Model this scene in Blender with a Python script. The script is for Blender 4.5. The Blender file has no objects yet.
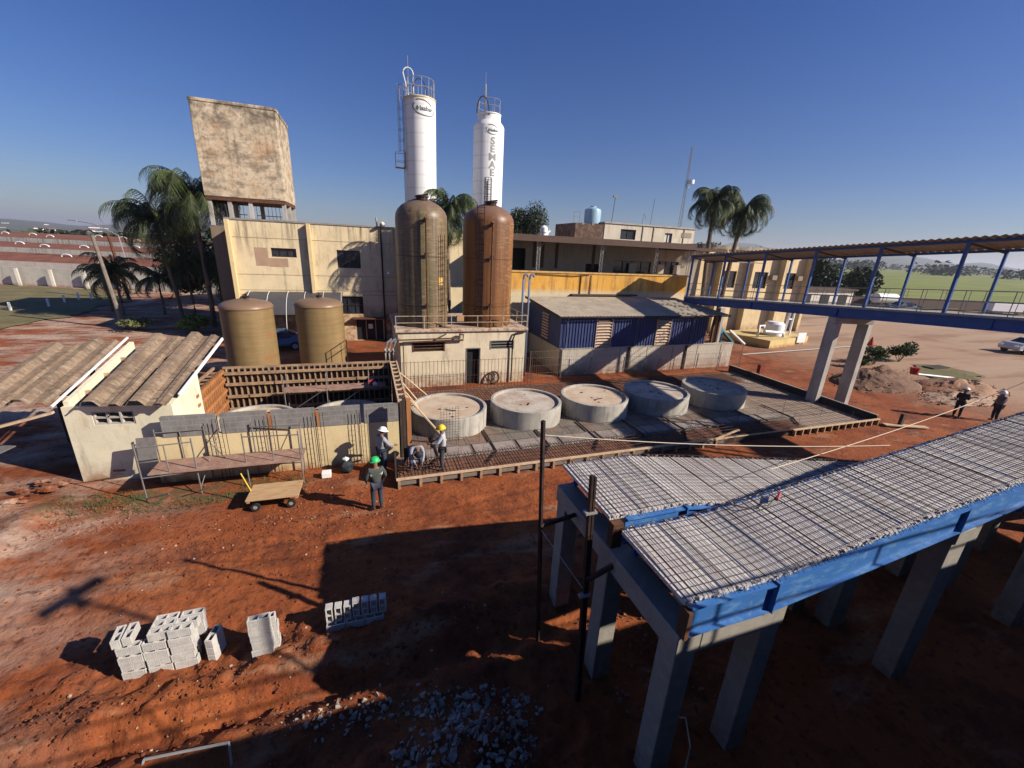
import bpy, math, random
from mathutils import Vector, Matrix, noise
R = math.radians
sc = bpy.context.scene
col = sc.collection
PI = math.pi

# ------------------------------------------------------------------ helpers
ORG = {}
class MB:
    def __init__(s): s.v = []; s.f = []; s.m = []
    def add(s, vs, fs, mi=0):
        o = len(s.v); s.v += [tuple(p) for p in vs]
        for f in fs: s.f.append([i + o for i in f]); s.m.append(mi)
        return s
    def box(s, x0, x1, y0, y1, z0, z1, mi=0):
        v = [(x0,y0,z0),(x1,y0,z0),(x1,y1,z0),(x0,y1,z0),(x0,y0,z1),(x1,y0,z1),(x1,y1,z1),(x0,y1,z1)]
        return s.add(v, [(0,3,2,1),(4,5,6,7),(0,1,5,4),(1,2,6,5),(2,3,7,6),(3,0,4,7)], mi)
    def beam(s, p0, p1, w, h, mi=0, side=None):
        p0 = Vector(p0); p1 = Vector(p1); d = (p1-p0).normalized()
        if side is None:
            side = d.cross(Vector((0,0,1)))
            if side.length < 1e-3: side = Vector((1,0,0))
        side = Vector(side).normalized(); up = side.cross(d).normalized()
        a = side*w/2; b = up*h/2
        v = [p0-a-b, p0+a-b, p0+a+b, p0-a+b, p1-a-b, p1+a-b, p1+a+b, p1-a+b]
        return s.add(v, [(0,1,2,3),(4,7,6,5),(0,4,5,1),(1,5,6,2),(2,6,7,3),(3,7,4,0)], mi)
    def tube(s, pts, r, n=6, mi=0, r1=None):
        pts = [Vector(p) for p in pts]; k = len(pts); rings = []
        up = Vector((0,0,1))
        o = len(s.v)
        for i, p in enumerate(pts):
            d = (pts[min(i+1,k-1)]-pts[max(i-1,0)]).normalized()
            x = d.cross(up)
            if x.length < 1e-3: x = Vector((1,0,0))
            x.normalize(); y = d.cross(x)
            rr = r if r1 is None else r+(r1-r)*i/(k-1)
            for j in range(n):
                t = 2*PI*j/n
                s.v.append(tuple(p + x*math.cos(t)*rr + y*math.sin(t)*rr))
        for i in range(k-1):
            for j in range(n):
                a = o+i*n+j; b = o+i*n+(j+1)%n
                s.f.append([a, b, b+n, a+n]); s.m.append(mi)
        s.f.append([o+j for j in range(n)][::-1]); s.m.append(mi)
        s.f.append([o+(k-1)*n+j for j in range(n)]); s.m.append(mi)
        return s
    def lathe(s, prof, cx=0, cy=0, n=32, mi=0, close=False):
        o = len(s.v); k = len(prof)
        for (r, z) in prof:
            for j in range(n):
                t = 2*PI*j/n; s.v.append((cx+r*math.cos(t), cy+r*math.sin(t), z))
        for i in range(k-1):
            for j in range(n):
                a = o+i*n+j; b = o+i*n+(j+1)%n
                s.f.append([a, b, b+n, a+n]); s.m.append(mi)
        if close:
            s.f.append([o+j for j in range(n)][::-1]); s.m.append(mi)
            s.f.append([o+(k-1)*n+j for j in range(n)]); s.m.append(mi)
        return s
    def prism(s, poly, z0, z1, mi=0):
        n = len(poly); o = len(s.v)
        for z in (z0, z1):
            for p in poly: s.v.append((p[0], p[1], z))
        s.f.append([o+i for i in range(n)][::-1]); s.f.append([o+n+i for i in range(n)])
        s.m += [mi, mi]
        for i in range(n):
            j = (i+1) % n; s.f.append([o+i, o+j, o+n+j, o+n+i]); s.m.append(mi)
        return s
    def quad(s, a, b, c, d, mi=0): return s.add([a,b,c,d], [(0,1,2,3)], mi)
    def blob(s, c, r, sub=1, jit=.25, rng=random, sq=(1,1,1), mi=0):
        # irregular stone
        n = 7; rows = 4; o = len(s.v)
        ph = rng.random()*6.28
        vs = []
        for i in range(rows):
            t = PI*(i+.5)/rows
            for j in range(n):
                a = 2*PI*j/n+ph; k = 1+rng.uniform(-jit, jit)
                vs.append((c[0]+r*sq[0]*k*math.sin(t)*math.cos(a), c[1]+r*sq[1]*k*math.sin(t)*math.sin(a), c[2]+r*sq[2]*k*math.cos(t)))
        fs = []
        for i in range(rows-1):
            for j in range(n):
                a = i*n+j; b = i*n+(j+1)%n; fs.append((a, a+n, b+n, b))
        fs.append(tuple(range(n))); fs.append(tuple(range((rows-1)*n, rows*n))[::-1])
        return s.add(vs, fs, mi)
    def build(s, name, mats, parent=None, smooth=False, bevel=0, ang=35):
        me = bpy.data.meshes.new(name)
        org = ORG.get(parent.name, Vector((0,0,0))) if parent else Vector((0,0,0))
        me.from_pydata([(x-org.x, y-org.y, z-org.z) for x, y, z in s.v], [], s.f)
        if not isinstance(mats, (list, tuple)): mats = [mats]
        for m in mats: me.materials.append(m)
        if len(mats) > 1:
            me.polygons.foreach_set('material_index', s.m)
        if smooth:
            me.polygons.foreach_set('use_smooth', [True]*len(me.polygons))
            try: me.set_sharp_from_angle(angle=R(ang))
            except Exception: pass
        me.update()
        o = bpy.data.objects.new(name, me); col.objects.link(o)
        if parent: o.parent = parent; ORG[o.name] = org
        if bevel:
            b = o.modifiers.new('bevel', 'BEVEL'); b.width = bevel; b.segments = 1; b.limit_method = 'ANGLE'
        return o

def tag(o, label=None, cat=None, group=None, kind=None):
    if label: o['label'] = label
    if cat: o['category'] = cat
    if group: o['group'] = group
    if kind: o['kind'] = kind
    return o
def thing(name, label, cat, loc=(0,0,0), rz=0, group=None, local=False):
    o = bpy.data.objects.new(name, None); col.objects.link(o)
    o.location = loc; o.rotation_euler = (0,0,rz); o.empty_display_size = .3
    ORG[o.name] = Vector((0,0,0)) if local else Vector(loc)
    return tag(o, label, cat, group)
def copy_tree(o, parent=None):
    c = o.copy(); col.objects.link(c)
    if parent: c.parent = parent
    for ch in list(o.children): copy_tree(ch, c)
    return c
def structure(name, mb, mat, **k):
    return tag(mb.build(name, mat, **k), kind='structure')

# ------------------------------------------------------------------ materials
MATS = {}
def mat(name, c, layers=(), rough=.85, bump=None, metal=0, spec=.3, alpha=None, emit=None):
    """layers: dicts (c, s=scale, st=(stretch), lo, hi, amt, z=(z0,z1) vertical ramp, wave=(axis, scale))"""
    if name in MATS: return MATS[name]
    m = bpy.data.materials.new(name); m.use_nodes = True; nt = m.node_tree; N = nt.nodes; L = nt.links
    bs = N['Principled BSDF']; bs.inputs['Roughness'].default_value = rough; bs.inputs['Metallic'].default_value = metal
    bs.inputs['Specular IOR Level'].default_value = spec
    geo = N.new('ShaderNodeNewGeometry')
    sock = None
    rgb = N.new('ShaderNodeRGB'); rgb.outputs[0].default_value = (*c, 1); sock = rgb.outputs[0]
    fac0 = None
    for i, l in enumerate(layers):
        mp = N.new('ShaderNodeMapping'); mp.inputs['Scale'].default_value = l.get('st', (1,1,1)); mp.inputs['Location'].default_value = (i*7.3, i*3.1, i*1.7)
        L.new(geo.outputs['Position'], mp.inputs['Vector'])
        if 'wave' in l:
            w = N.new('ShaderNodeTexWave'); w.wave_type = 'BANDS'; w.bands_direction = l['wave'][0]; w.inputs['Scale'].default_value = l['wave'][1]
            w.inputs['Distortion'].default_value = l.get('dist', 0); w.inputs['Detail'].default_value = 2
            L.new(mp.outputs[0], w.inputs['Vector']); f = w.outputs['Fac']
        elif 'brick' in l:
            w = N.new('ShaderNodeTexBrick'); bw, bh, ms = l['brick']
            w.inputs['Scale'].default_value = 1; w.inputs['Brick Width'].default_value = bw; w.inputs['Row Height'].default_value = bh
            w.inputs['Mortar Size'].default_value = ms; w.inputs['Mortar Smooth'].default_value = .2
            sx = N.new('ShaderNodeSeparateXYZ'); cx = N.new('ShaderNodeCombineXYZ')
            L.new(geo.outputs['Position'], sx.inputs[0])
            ad = N.new('ShaderNodeMath'); ad.operation = 'ADD'; L.new(sx.outputs['X'], ad.inputs[0]); L.new(sx.outputs['Y'], ad.inputs[1])
            L.new(ad.outputs[0], cx.inputs['X']); L.new(sx.outputs['Z'], cx.inputs['Y']); L.new(cx.outputs[0], w.inputs['Vector'])
            f = w.outputs['Fac']
        elif 'vor' in l:
            w = N.new('ShaderNodeTexVoronoi'); w.inputs['Scale'].default_value = l['vor']; L.new(mp.outputs[0], w.inputs['Vector'])
            f = w.outputs['Distance']
        else:
            t = N.new('ShaderNodeTexNoise'); t.inputs['Scale'].default_value = l.get('s', 2); t.inputs['Detail'].default_value = l.get('d', 6)
            t.inputs['Roughness'].default_value = l.get('r', .62)
            L.new(mp.outputs[0], t.inputs['Vector']); f = t.outputs['Fac']
        mr = N.new('ShaderNodeMapRange'); mr.inputs['From Min'].default_value = l.get('lo', .4); mr.inputs['From Max'].default_value = l.get('hi', .65)
        mr.inputs['To Max'].default_value = l.get('amt', 1); L.new(f, mr.inputs['Value']); f = mr.outputs[0]
        for ax in ('x', 'y', 'z'):
            if ax in l:
                sx = N.new('ShaderNodeSeparateXYZ'); L.new(geo.outputs['Position'], sx.inputs[0])
                z = N.new('ShaderNodeMapRange'); z.inputs['From Min'].default_value = l[ax][0]; z.inputs['From Max'].default_value = l[ax][1]
                L.new(sx.outputs[ax.upper()], z.inputs['Value'])
                mu = N.new('ShaderNodeMath'); mu.operation = 'MULTIPLY'; L.new(f, mu.inputs[0]); L.new(z.outputs[0], mu.inputs[1]); f = mu.outputs[0]
        if 'weed' in l:
            vm = N.new('ShaderNodeVectorMath'); vm.operation = 'SUBTRACT'; L.new(geo.outputs['Position'], vm.inputs[0]); vm.inputs[1].default_value = (-6.3,14.1,0)
            v2 = N.new('ShaderNodeVectorMath'); v2.operation = 'MULTIPLY'; L.new(vm.outputs[0], v2.inputs[0]); v2.inputs[1].default_value = (.24,1.15,0)
            v3 = N.new('ShaderNodeVectorMath'); v3.operation = 'LENGTH'; L.new(v2.outputs[0], v3.inputs[0])
            z = N.new('ShaderNodeMapRange'); z.inputs['From Min'].default_value = 1.15; z.inputs['From Max'].default_value = .5; L.new(v3.outputs['Value'], z.inputs['Value'])
            mu = N.new('ShaderNodeMath'); mu.operation = 'MULTIPLY'; L.new(f, mu.inputs[0]); L.new(z.outputs[0], mu.inputs[1]); f = mu.outputs[0]
        mx = N.new('ShaderNodeMix'); mx.data_type = 'RGBA'
        L.new(f, mx.inputs['Factor']); L.new(sock, mx.inputs['A']); mx.inputs['B'].default_value = (*l['c'], 1)
        sock = mx.outputs['Result']
        if fac0 is None: fac0 = f
    L.new(sock, bs.inputs['Base Color'])
    if bump:
        t = N.new('ShaderNodeTexNoise'); t.inputs['Scale'].default_value = bump[0]; t.inputs['Detail'].default_value = 8; t.inputs['Roughness'].default_value = .65
        L.new(geo.outputs['Position'], t.inputs['Vector'])
        b = N.new('ShaderNodeBump'); b.inputs['Strength'].default_value = bump[1]; b.inputs['Distance'].default_value = bump[2]
        L.new(t.outputs['Fac'], b.inputs['Height']); L.new(b.outputs[0], bs.inputs['Normal'])
    if alpha is not None: bs.inputs['Alpha'].default_value = alpha
    MATS[name] = m
    return m

STK = (3.2, 3.2, .22)
def wallmat(name, base, dark=(.09,.075,.06), z0=0, z1=9, splash=1.0, topdark=.55, red=(.24,.085,.035)):
    return mat(name, base, [
        dict(c=tuple(x*.72 for x in base), s=.9, lo=.4, hi=.7, amt=.6),
        dict(c=dark, s=1.0, st=STK, lo=.50, hi=.68, amt=topdark, z=(z0+(z1-z0)*.55, z1)),
        dict(c=dark, s=1.3, st=(2,2,.4), lo=.58, hi=.74, amt=.45),
        dict(c=(.34,.17,.07), s=1.6, st=(1.5,1.5,.5), lo=.55, hi=.75, amt=.35),
        dict(c=red, s=2.4, lo=.30, hi=.60, amt=.85, z=(z0+splash, z0)),
        dict(c=dark, s=14, lo=.58, hi=.75, amt=.3)], rough=.9, bump=(9,.25,.02))

concrete = mat('concrete', (.26,.245,.22), [dict(c=(.15,.14,.125), s=1.4, lo=.4, hi=.7, amt=.7), dict(c=(.36,.34,.31), s=5, lo=.5, hi=.7, amt=.5),
    dict(c=(.09,.08,.07), s=1.5, st=STK, lo=.56, hi=.72, amt=.5), dict(c=(.3,.14,.07), s=2.2, lo=.58, hi=.75, amt=.35)], bump=(18,.2,.01))
concrete_pale = mat('pale_concrete', (.42,.39,.35), [dict(c=(.24,.22,.2), s=1.2, lo=.42, hi=.68, amt=.6), dict(c=(.15,.13,.11), s=1.6, st=STK, lo=.55, hi=.75, amt=.55),
    dict(c=(.3,.17,.1), s=3, lo=.56, hi=.72, amt=.35)], bump=(16,.2,.01))
ringmat = mat('ring_concrete', (.42,.395,.345), [dict(c=(.2,.18,.16), s=1.5, lo=.4, hi=.7, amt=.6), dict(c=(.12,.11,.09), s=1.4, st=(4,4,.35), lo=.5, hi=.72, amt=.55),
    dict(c=(.45,.42,.37), s=6, lo=.55, hi=.75, amt=.4)], bump=(14,.2,.01))
ringtop = mat('ring_fill', (.50,.44,.37), [dict(c=(.34,.24,.17), s=1.1, lo=.42, hi=.62, amt=.8), dict(c=(.2,.15,.12), s=3.5, lo=.6, hi=.72, amt=.7), dict(c=(.62,.58,.52), s=7, lo=.55, hi=.7, amt=.5)], bump=(12,.3,.02))
ringtop2 = mat('ring_fill_sandy', (.53,.43,.32), [dict(c=(.42,.28,.18), s=1.3, lo=.42, hi=.62, amt=.7), dict(c=(.55,.45,.36), s=4, lo=.52, hi=.7, amt=.6)], bump=(12,.3,.02))
blockmat = mat('cinder_block', (.52,.50,.475), [dict(c=(.38,.36,.33), s=6, lo=.4, hi=.65, amt=.7), dict(c=(.2,.19,.18), s=40, lo=.55, hi=.7, amt=.6)], bump=(60,.4,.006))
greywall = mat('grey_blockwork', (.215,.205,.195), [dict(c=(.14,.13,.12), s=3, lo=.4, hi=.65, amt=.7), dict(c=(.3,.29,.27), brick=(.4,.2,.012), lo=.3, hi=.9, amt=.6)], bump=(30,.35,.008))
blue = mat('blue_paint', (.04,.15,.42), [dict(c=(.13,.28,.52), s=3, st=(1,1,3), lo=.5, hi=.66, amt=.7), dict(c=(.20,.30,.42), s=7, lo=.6, hi=.7, amt=.6), dict(c=(.05,.07,.1), s=9, lo=.6, hi=.72, amt=.6), dict(c=(.25,.1,.05), s=14, lo=.66, hi=.76, amt=.6)], rough=.5, spec=.4)
bluedk = mat('walkway_blue', (.03,.085,.27), [dict(c=(.055,.13,.34), s=2, lo=.45, hi=.7, amt=.6), dict(c=(.02,.03,.05), s=8, lo=.6, hi=.75, amt=.5)], rough=.55, spec=.4)
bluesheet = mat('blue_cladding', (.035,.05,.14), [dict(c=(.07,.08,.15), s=1.2, lo=.45, hi=.7, amt=.6), dict(c=(.12,.1,.1), s=5, lo=.6, hi=.75, amt=.4)], rough=.6)
rust = mat('rusty_steel', (.10,.05,.03), [dict(c=(.2,.08,.035), s=6, lo=.45, hi=.65, amt=.8), dict(c=(.05,.035,.03), s=12, lo=.5, hi=.7, amt=.7)], rough=.8, metal=.2)
rebar = mat('rebar_steel', (.055,.036,.030), [dict(c=(.12,.055,.035), s=3, lo=.45, hi=.65, amt=.8)], rough=.75, metal=.25)
dksteel = mat('dark_steel', (.03,.022,.02), [dict(c=(.10,.045,.03), s=5, lo=.45, hi=.68, amt=.7)], rough=.6, metal=.3)
galv = mat('galvanised', (.42,.41,.39), [dict(c=(.24,.2,.16), s=4, lo=.45, hi=.7, amt=.6)], rough=.5, metal=.4)
greysteel = mat('grey_steel', (.2,.19,.18), [dict(c=(.14,.08,.05), s=5, lo=.5, hi=.7, amt=.6)], rough=.6, metal=.3)
wood = mat('form_timber', (.36,.225,.13), [dict(c=(.17,.11,.075), s=2.5, st=(1,1,3), lo=.4, hi=.65, amt=.8), dict(c=(.52,.36,.22), s=7, lo=.5, hi=.7, amt=.5)], bump=(20,.25,.006))
woodlt = mat('light_timber', (.56,.40,.25), [dict(c=(.38,.24,.14), s=4, lo=.4, hi=.65, amt=.7), dict(c=(.62,.52,.4), s=9, lo=.5, hi=.7, amt=.5)], bump=(20,.25,.006))
wooddk = mat('dark_plywood', (.045,.033,.027), [dict(c=(.09,.06,.045), s=3, lo=.45, hi=.7, amt=.7)])
woodor = mat('orange_timber', (.40,.17,.06), [dict(c=(.25,.1,.04), s=3, st=(1,1,.4), lo=.4, hi=.65, amt=.7)])
plankm = mat('scaffold_plank', (.33,.2,.15), [dict(c=(.22,.12,.09), s=2.5, lo=.4, hi=.65, amt=.8), dict(c=(.45,.33,.27), s=6, lo=.5, hi=.7, amt=.5)], bump=(20,.25,.006))
black = mat('dark_opening', (.012,.012,.013), rough=.6)
glass = mat('window_glass', (.018,.022,.03), [dict(c=(.05,.06,.08), s=1.5, lo=.45, hi=.7, amt=.7)], rough=.15, spec=.6)
white = mat('white_paint', (.78,.77,.74), [dict(c=(.55,.53,.48), s=3, lo=.5, hi=.75, amt=.5)], rough=.6)
whitecl = mat('clean_white', (.8,.8,.8), rough=.4)
silomat = mat('silo_white', (.76,.76,.74), [dict(c=(.55,.54,.5), s=1.2, st=(3,3,.3), lo=.5, hi=.75, amt=.6), dict(c=(.42,.38,.3), s=4, st=(2,2,.2), lo=.6, hi=.8, amt=.4),
    dict(c=(.5,.49,.46), wave=('Z', .28), lo=.93, hi=1, amt=.4), dict(c=(.62,.45,.18), s=3, lo=.2, hi=.5, amt=.7, z=(19.85,20.13))], rough=.45)
asb = mat('asbestos_sheet', (.25,.175,.115), [dict(c=(.12,.08,.055), s=1.1, st=(2,.5,1), lo=.42, hi=.66, amt=.75), dict(c=(.36,.29,.22), s=4, st=(1,2.5,1), lo=.5, hi=.7, amt=.7),
    dict(c=(.10,.075,.055), s=1.6, st=(1.0,4.5,1), lo=.50, hi=.66, amt=.7), dict(c=(.07,.055,.045), s=10, lo=.55, hi=.70, amt=.7)], bump=(22,.5,.02))
corr = mat('corrugated_roof', (.50,.42,.31), [dict(c=(.30,.26,.21), s=.8, lo=.4, hi=.65, amt=.7), dict(c=(.12,.1,.08), s=2, st=(3,.5,1), lo=.55, hi=.72, amt=.5), dict(c=(.36,.33,.28), s=5, lo=.55, hi=.7, amt=.4)], bump=(20,.2,.01))
corrbrown = mat('brown_soffit', (.30,.22,.16), [dict(c=(.2,.14,.1), s=1.6, lo=.4, hi=.65, amt=.7)])
fibre1 = mat('fibreglass_olive', (.12,.085,.045), [
    dict(c=(.20,.13,.085), s=.9, st=(2.4,2.4,.14), lo=.42, hi=.60, amt=.8), dict(c=(.10,.10,.04), s=1.2, st=(3,3,.1), lo=.5, hi=.64, amt=.8),
    dict(c=(.34,.27,.15), s=3, st=(.8,.8,5), lo=.52, hi=.68, amt=.55), dict(c=(.035,.03,.02), s=1.6, st=(3,3,.1), lo=.54, hi=.66, amt=.7),
    dict(c=(.05,.035,.025), s=2, st=(.2,.2,7), lo=.56, hi=.7, amt=.4), dict(c=(.17,.115,.085), s=3, lo=.1, hi=.4, amt=.9, z=(9.5,10.1))], rough=.42, bump=(8,.2,.01))
fibre2 = mat('fibreglass_orange', (.20,.085,.03), [
    dict(c=(.12,.05,.02), s=.9, st=(2.4,2.4,.14), lo=.42, hi=.60, amt=.8), dict(c=(.34,.22,.07), s=1.2, st=(3,3,.1), lo=.54, hi=.66, amt=.8, x=(6.5,8.3)),
    dict(c=(.42,.36,.20), s=3, st=(.8,.8,5), lo=.54, hi=.68, amt=.6, x=(6.7,8.2)), dict(c=(.05,.025,.015), s=1.6, st=(3,3,.1), lo=.55, hi=.68, amt=.7),
    dict(c=(.07,.04,.025), s=2, st=(.2,.2,7), lo=.56, hi=.7, amt=.4), dict(c=(.18,.11,.08), s=3, lo=.1, hi=.4, amt=.9, z=(9.4,10.0))], rough=.42, bump=(8,.2,.01))
fibre3 = mat('fibreglass_tan', (.215,.14,.062), [dict(c=(.29,.195,.095), s=1, st=(2,2,.3), lo=.4, hi=.65, amt=.6), dict(c=(.13,.11,.045), s=2, st=(.25,.25,6), lo=.45, hi=.7, amt=.6),
    dict(c=(.28,.09,.03), s=1.5, lo=.59, hi=.66, amt=.5), dict(c=(.13,.05,.025), s=.8, st=(1,1,.35), lo=.4, hi=.6, amt=.7, x=(-5.9,-7.0)), dict(c=(.2,.125,.08), s=3, lo=.1, hi=.4, amt=.95, z=(4.40,4.55))], rough=.4, bump=(8,.15,.01))
cream = wallmat('cream_wall', (.70,.57,.36), z0=2, z1=9.2, topdark=.95)
creamtower = mat('tower_render', (.60,.50,.36), [dict(c=(.45,.34,.22), s=.5, lo=.4, hi=.65, amt=.7), dict(c=(.13,.10,.075), s=.9, st=(1,1,2.2), lo=.46, hi=.64, amt=.75), dict(c=(.20,.15,.10), s=3.5, lo=.5, hi=.64, amt=.7),
    dict(c=(.44,.22,.10), s=.5, lo=.52, hi=.70, amt=.5), dict(c=(.06,.05,.045), s=1.4, lo=.42, hi=.62, amt=.85, z=(15.2,17.0)), dict(c=(.6,.5,.34), s=3.2, lo=.52, hi=.7, amt=.6),
    dict(c=(.09,.08,.07), s=8, lo=.56, hi=.72, amt=.5), dict(c=(.06,.05,.045), s=1.2, st=STK, lo=.52, hi=.68, amt=.5, z=(10.7,12.2))], bump=(5,.5,.04))
pumpwall = wallmat('pump_house_wall', (.66,.56,.40), z0=0, z1=3.7, splash=.9, topdark=.5)
shedwall = wallmat('shed_wall', (.74,.68,.50), z0=0, z1=6, splash=.7, topdark=.25)
lowwall = wallmat('low_wall', (.66,.53,.30), z0=0, z1=4, splash=.35, topdark=.3)
basewall = wallmat('block_base_wall', (.50,.44,.36), z0=0, z1=3, splash=.9, topdark=.4)
yellow = mat('yellow_wall', (.62,.32,.05), [dict(c=(.66,.40,.13), s=.5, lo=.42, hi=.62, amt=.6), dict(c=(.36,.15,.05), s=1.2, st=(1.5,1.5,.5), lo=.48, hi=.66, amt=.7), dict(c=(.10,.075,.055), s=1, st=STK, lo=.52, hi=.68, amt=.6), dict(c=(.6,.52,.36), s=.3, lo=.1, hi=.3, amt=.9, z=(5.1,4.7)), dict(c=(.25,.14,.08), s=5, lo=.56, hi=.7, amt=.4)], bump=(9,.3,.02))
rightwall = wallmat('ochre_wall', (.68,.53,.31), z0=0, z1=9.5, topdark=.3)
greyrender = wallmat('grey_render', (.34,.29,.23), z0=4, z1=9, splash=.2, topdark=.4)
oldwhite = wallmat('old_white_wall', (.60,.56,.48), z0=0, z1=3.2, splash=.3, topdark=.7)
roofbrown = mat('brown_fascia', (.10,.062,.048), [dict(c=(.06,.04,.03), s=2, lo=.4, hi=.7, amt=.6)])
tileroof = mat('red_tile_roof', (.22,.085,.05), [dict(c=(.12,.05,.035), s=.5, lo=.4, hi=.65, amt=.7), dict(c=(.3,.15,.1), s=3, lo=.55, hi=.7, amt=.4)])
leaf = mat('palm_leaf', (.045,.065,.022), [dict(c=(.10,.12,.04), s=1.5, lo=.45, hi=.65, amt=.7), dict(c=(.16,.13,.05), s=4, lo=.62, hi=.75, amt=.6)], rough=.55)
leafdk = mat('tree_leaf', (.03,.045,.018), [dict(c=(.07,.085,.03), s=.8, lo=.45, hi=.65, amt=.7)], rough=.6)
leaflt = mat('bush_leaf', (.10,.16,.03), [dict(c=(.18,.22,.05), s=2, lo=.45, hi=.65, amt=.7)], rough=.6)
bark = mat('bark', (.16,.12,.085), [dict(c=(.08,.06,.045), s=3, st=(1,1,4), lo=.4, hi=.65, amt=.8)], bump=(10,.4,.02))
bluepipe = mat('blue_grey_pipe', (.12,.16,.24), rough=.5)
machine = mat('turquoise_machine', (.03,.16,.22), [dict(c=(.02,.06,.09), s=4, lo=.45, hi=.65, amt=.7)], rough=.5)
redp = mat('red_paint', (.35,.03,.02), rough=.5)
bluetank = mat('blue_water_tank', (.28,.42,.52), rough=.4)
rope = mat('pale_rope', (.55,.47,.36), rough=.8)
def flat(name, c, rough=.7): return mat(name, c, [dict(c=tuple(x*.6 for x in c), s=14, lo=.45, hi=.7, amt=.5)], rough=rough)

# ground material : red laterite with dust, tyre streaks and paler haul road to the right
soil = mat('red_soil', (.225,.055,.015), [
    dict(c=(.31,.090,.027), s=.35, lo=.4, hi=.62, amt=.85),
    dict(c=(.105,.026,.010), s=.9, lo=.48, hi=.66, amt=.85),
    dict(c=(.38,.22,.13), s=.55, st=(.6,1.6,1), lo=.58, hi=.70, amt=.7),
    dict(c=(.46,.35,.27), s=.5, st=(.7,1.5,1), lo=.40, hi=.62, amt=.9, x=(-4.5,-9.5)),
    dict(c=(.07,.018,.008), s=6, lo=.54, hi=.68, amt=.8), dict(c=(.33,.12,.05), s=3.5, lo=.60, hi=.70, amt=.5),
    dict(c=(.38,.26,.18), s=20, lo=.64, hi=.72, amt=.7),
    dict(c=(.37,.25,.165), s=.12, lo=.15, hi=.45, amt=.9, x=(31,42)),
    dict(c=(.40,.29,.20), s=.15, st=(.3,1.4,1), lo=.45, hi=.6, amt=.7, x=(38,52)),
    dict(c=(.20,.10,.06), s=.3, st=(.25,1.6,1), lo=.52, hi=.6, amt=.5, x=(30,40)),
    dict(c=(.075,.08,.03), s=1.6, lo=.44, hi=.6, amt=1, weed=1),
    dict(c=(.055,.07,.03), s=.02, lo=.2, hi=.5, amt=1, x=(-60,-140)),
    dict(c=(.07,.085,.035), s=.02, lo=.2, hi=.5, amt=1, y=(110,170)),
    ], rough=.95, bump=(8,.8,.06))
grassm = mat('short_grass', (.135,.12,.05), [dict(c=(.21,.165,.09), s=.35, lo=.42, hi=.62, amt=.8), dict(c=(.24,.13,.07), s=.8, lo=.58, hi=.70, amt=.8), dict(c=(.05,.06,.02), s=3, lo=.5, hi=.7, amt=.5)], bump=(12,.5,.04), rough=.95)
fieldm = mat('crop_field', (.19,.22,.045), [dict(c=(.12,.15,.03), s=.03, st=(1,4,1), lo=.42, hi=.6, amt=.8), dict(c=(.26,.24,.08), s=.015, st=(1,5,1), lo=.52, hi=.62, amt=.7)], rough=.95)
hillm = mat('far_hill', (.045,.06,.035), [dict(c=(.10,.10,.06), s=.004, lo=.45, hi=.6, amt=.8), dict(c=(.02,.03,.02), s=.015, lo=.5, hi=.65, amt=.7)], rough=1)
#PART2
# ------------------------------------------------------------------ camera, light, sky
YAW = R(19.5); P = R(18.2); RO = R(2.8)
f = Vector((math.sin(YAW)*math.cos(P), math.cos(YAW)*math.cos(P), -math.sin(P)))
r0 = Vector((math.cos(YAW), -math.sin(YAW), 0)); u0 = r0.cross(f)
rt = r0*math.cos(RO)+u0*math.sin(RO); up = -r0*math.sin(RO)+u0*math.cos(RO)
cd = bpy.data.cameras.new('camera'); cam = bpy.data.objects.new('camera', cd); col.objects.link(cam)
cam.matrix_world = Matrix(((rt.x, up.x, -f.x, 0), (rt.y, up.y, -f.y, 0), (rt.z, up.z, -f.z, 8.0), (0,0,0,1)))
cd.sensor_width = 36; cd.lens = 414/1024*36; cd.clip_start = .05; cd.clip_end = 30000
sc.camera = cam

EL = R(30.2); sd = Vector((.8375*math.cos(EL), -.547*math.cos(EL), math.sin(EL))).normalized()
sl = bpy.data.lights.new('sun', 'SUN'); sl.energy = 5.0; sl.angle = R(.5); sl.color = (1, .90, .77)
so = bpy.data.objects.new('sun', sl); col.objects.link(so); so.rotation_euler = sd.to_track_quat('Z', 'Y').to_euler()
wd = bpy.data.worlds.new('World'); sc.world = wd; wd.use_nodes = True
bg = wd.node_tree.nodes['Background']; sk = wd.node_tree.nodes.new('ShaderNodeTexSky'); sk.sky_type = 'NISHITA'
sk.sun_disc = False; sk.sun_elevation = EL; sk.sun_rotation = math.atan2(sd.x, sd.y); sk.altitude = 600; sk.air_density = 1.0; sk.dust_density = 1.0; sk.ozone_density = 3.0
tn = wd.node_tree.nodes.new('ShaderNodeMix'); tn.data_type = 'RGBA'; tn.blend_type = 'MULTIPLY'; tn.inputs['Factor'].default_value = 1; 
tc = wd.node_tree.nodes.new('ShaderNodeTexCoord'); sx_ = wd.node_tree.nodes.new('ShaderNodeSeparateXYZ'); cr = wd.node_tree.nodes.new('ShaderNodeValToRGB')
wd.node_tree.links.new(tc.outputs['Generated'], sx_.inputs[0]); wd.node_tree.links.new(sx_.outputs['Z'], cr.inputs[0]); wd.node_tree.links.new(cr.outputs[0], tn.inputs['B'])
cr.color_ramp.elements[0].position = .0; cr.color_ramp.elements[0].color = (.86,.88,1.0,1); cr.color_ramp.elements[1].position = .42; cr.color_ramp.elements[1].color = (.32,.64,1.27,1)
e_ = cr.color_ramp.elements.new(.14); e_.color = (.60,.77,1.14,1)
wd.node_tree.links.new(sk.outputs[0], tn.inputs['A']); wd.node_tree.links.new(tn.outputs['Result'], bg.inputs['Color']); bg.inputs['Strength'].default_value = .05
vs = sc.view_settings; vs.view_transform = 'Standard'; vs.look = 'None'; vs.exposure = 0.6; vs.gamma = 1; sc.display_settings.display_device = 'sRGB'
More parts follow.
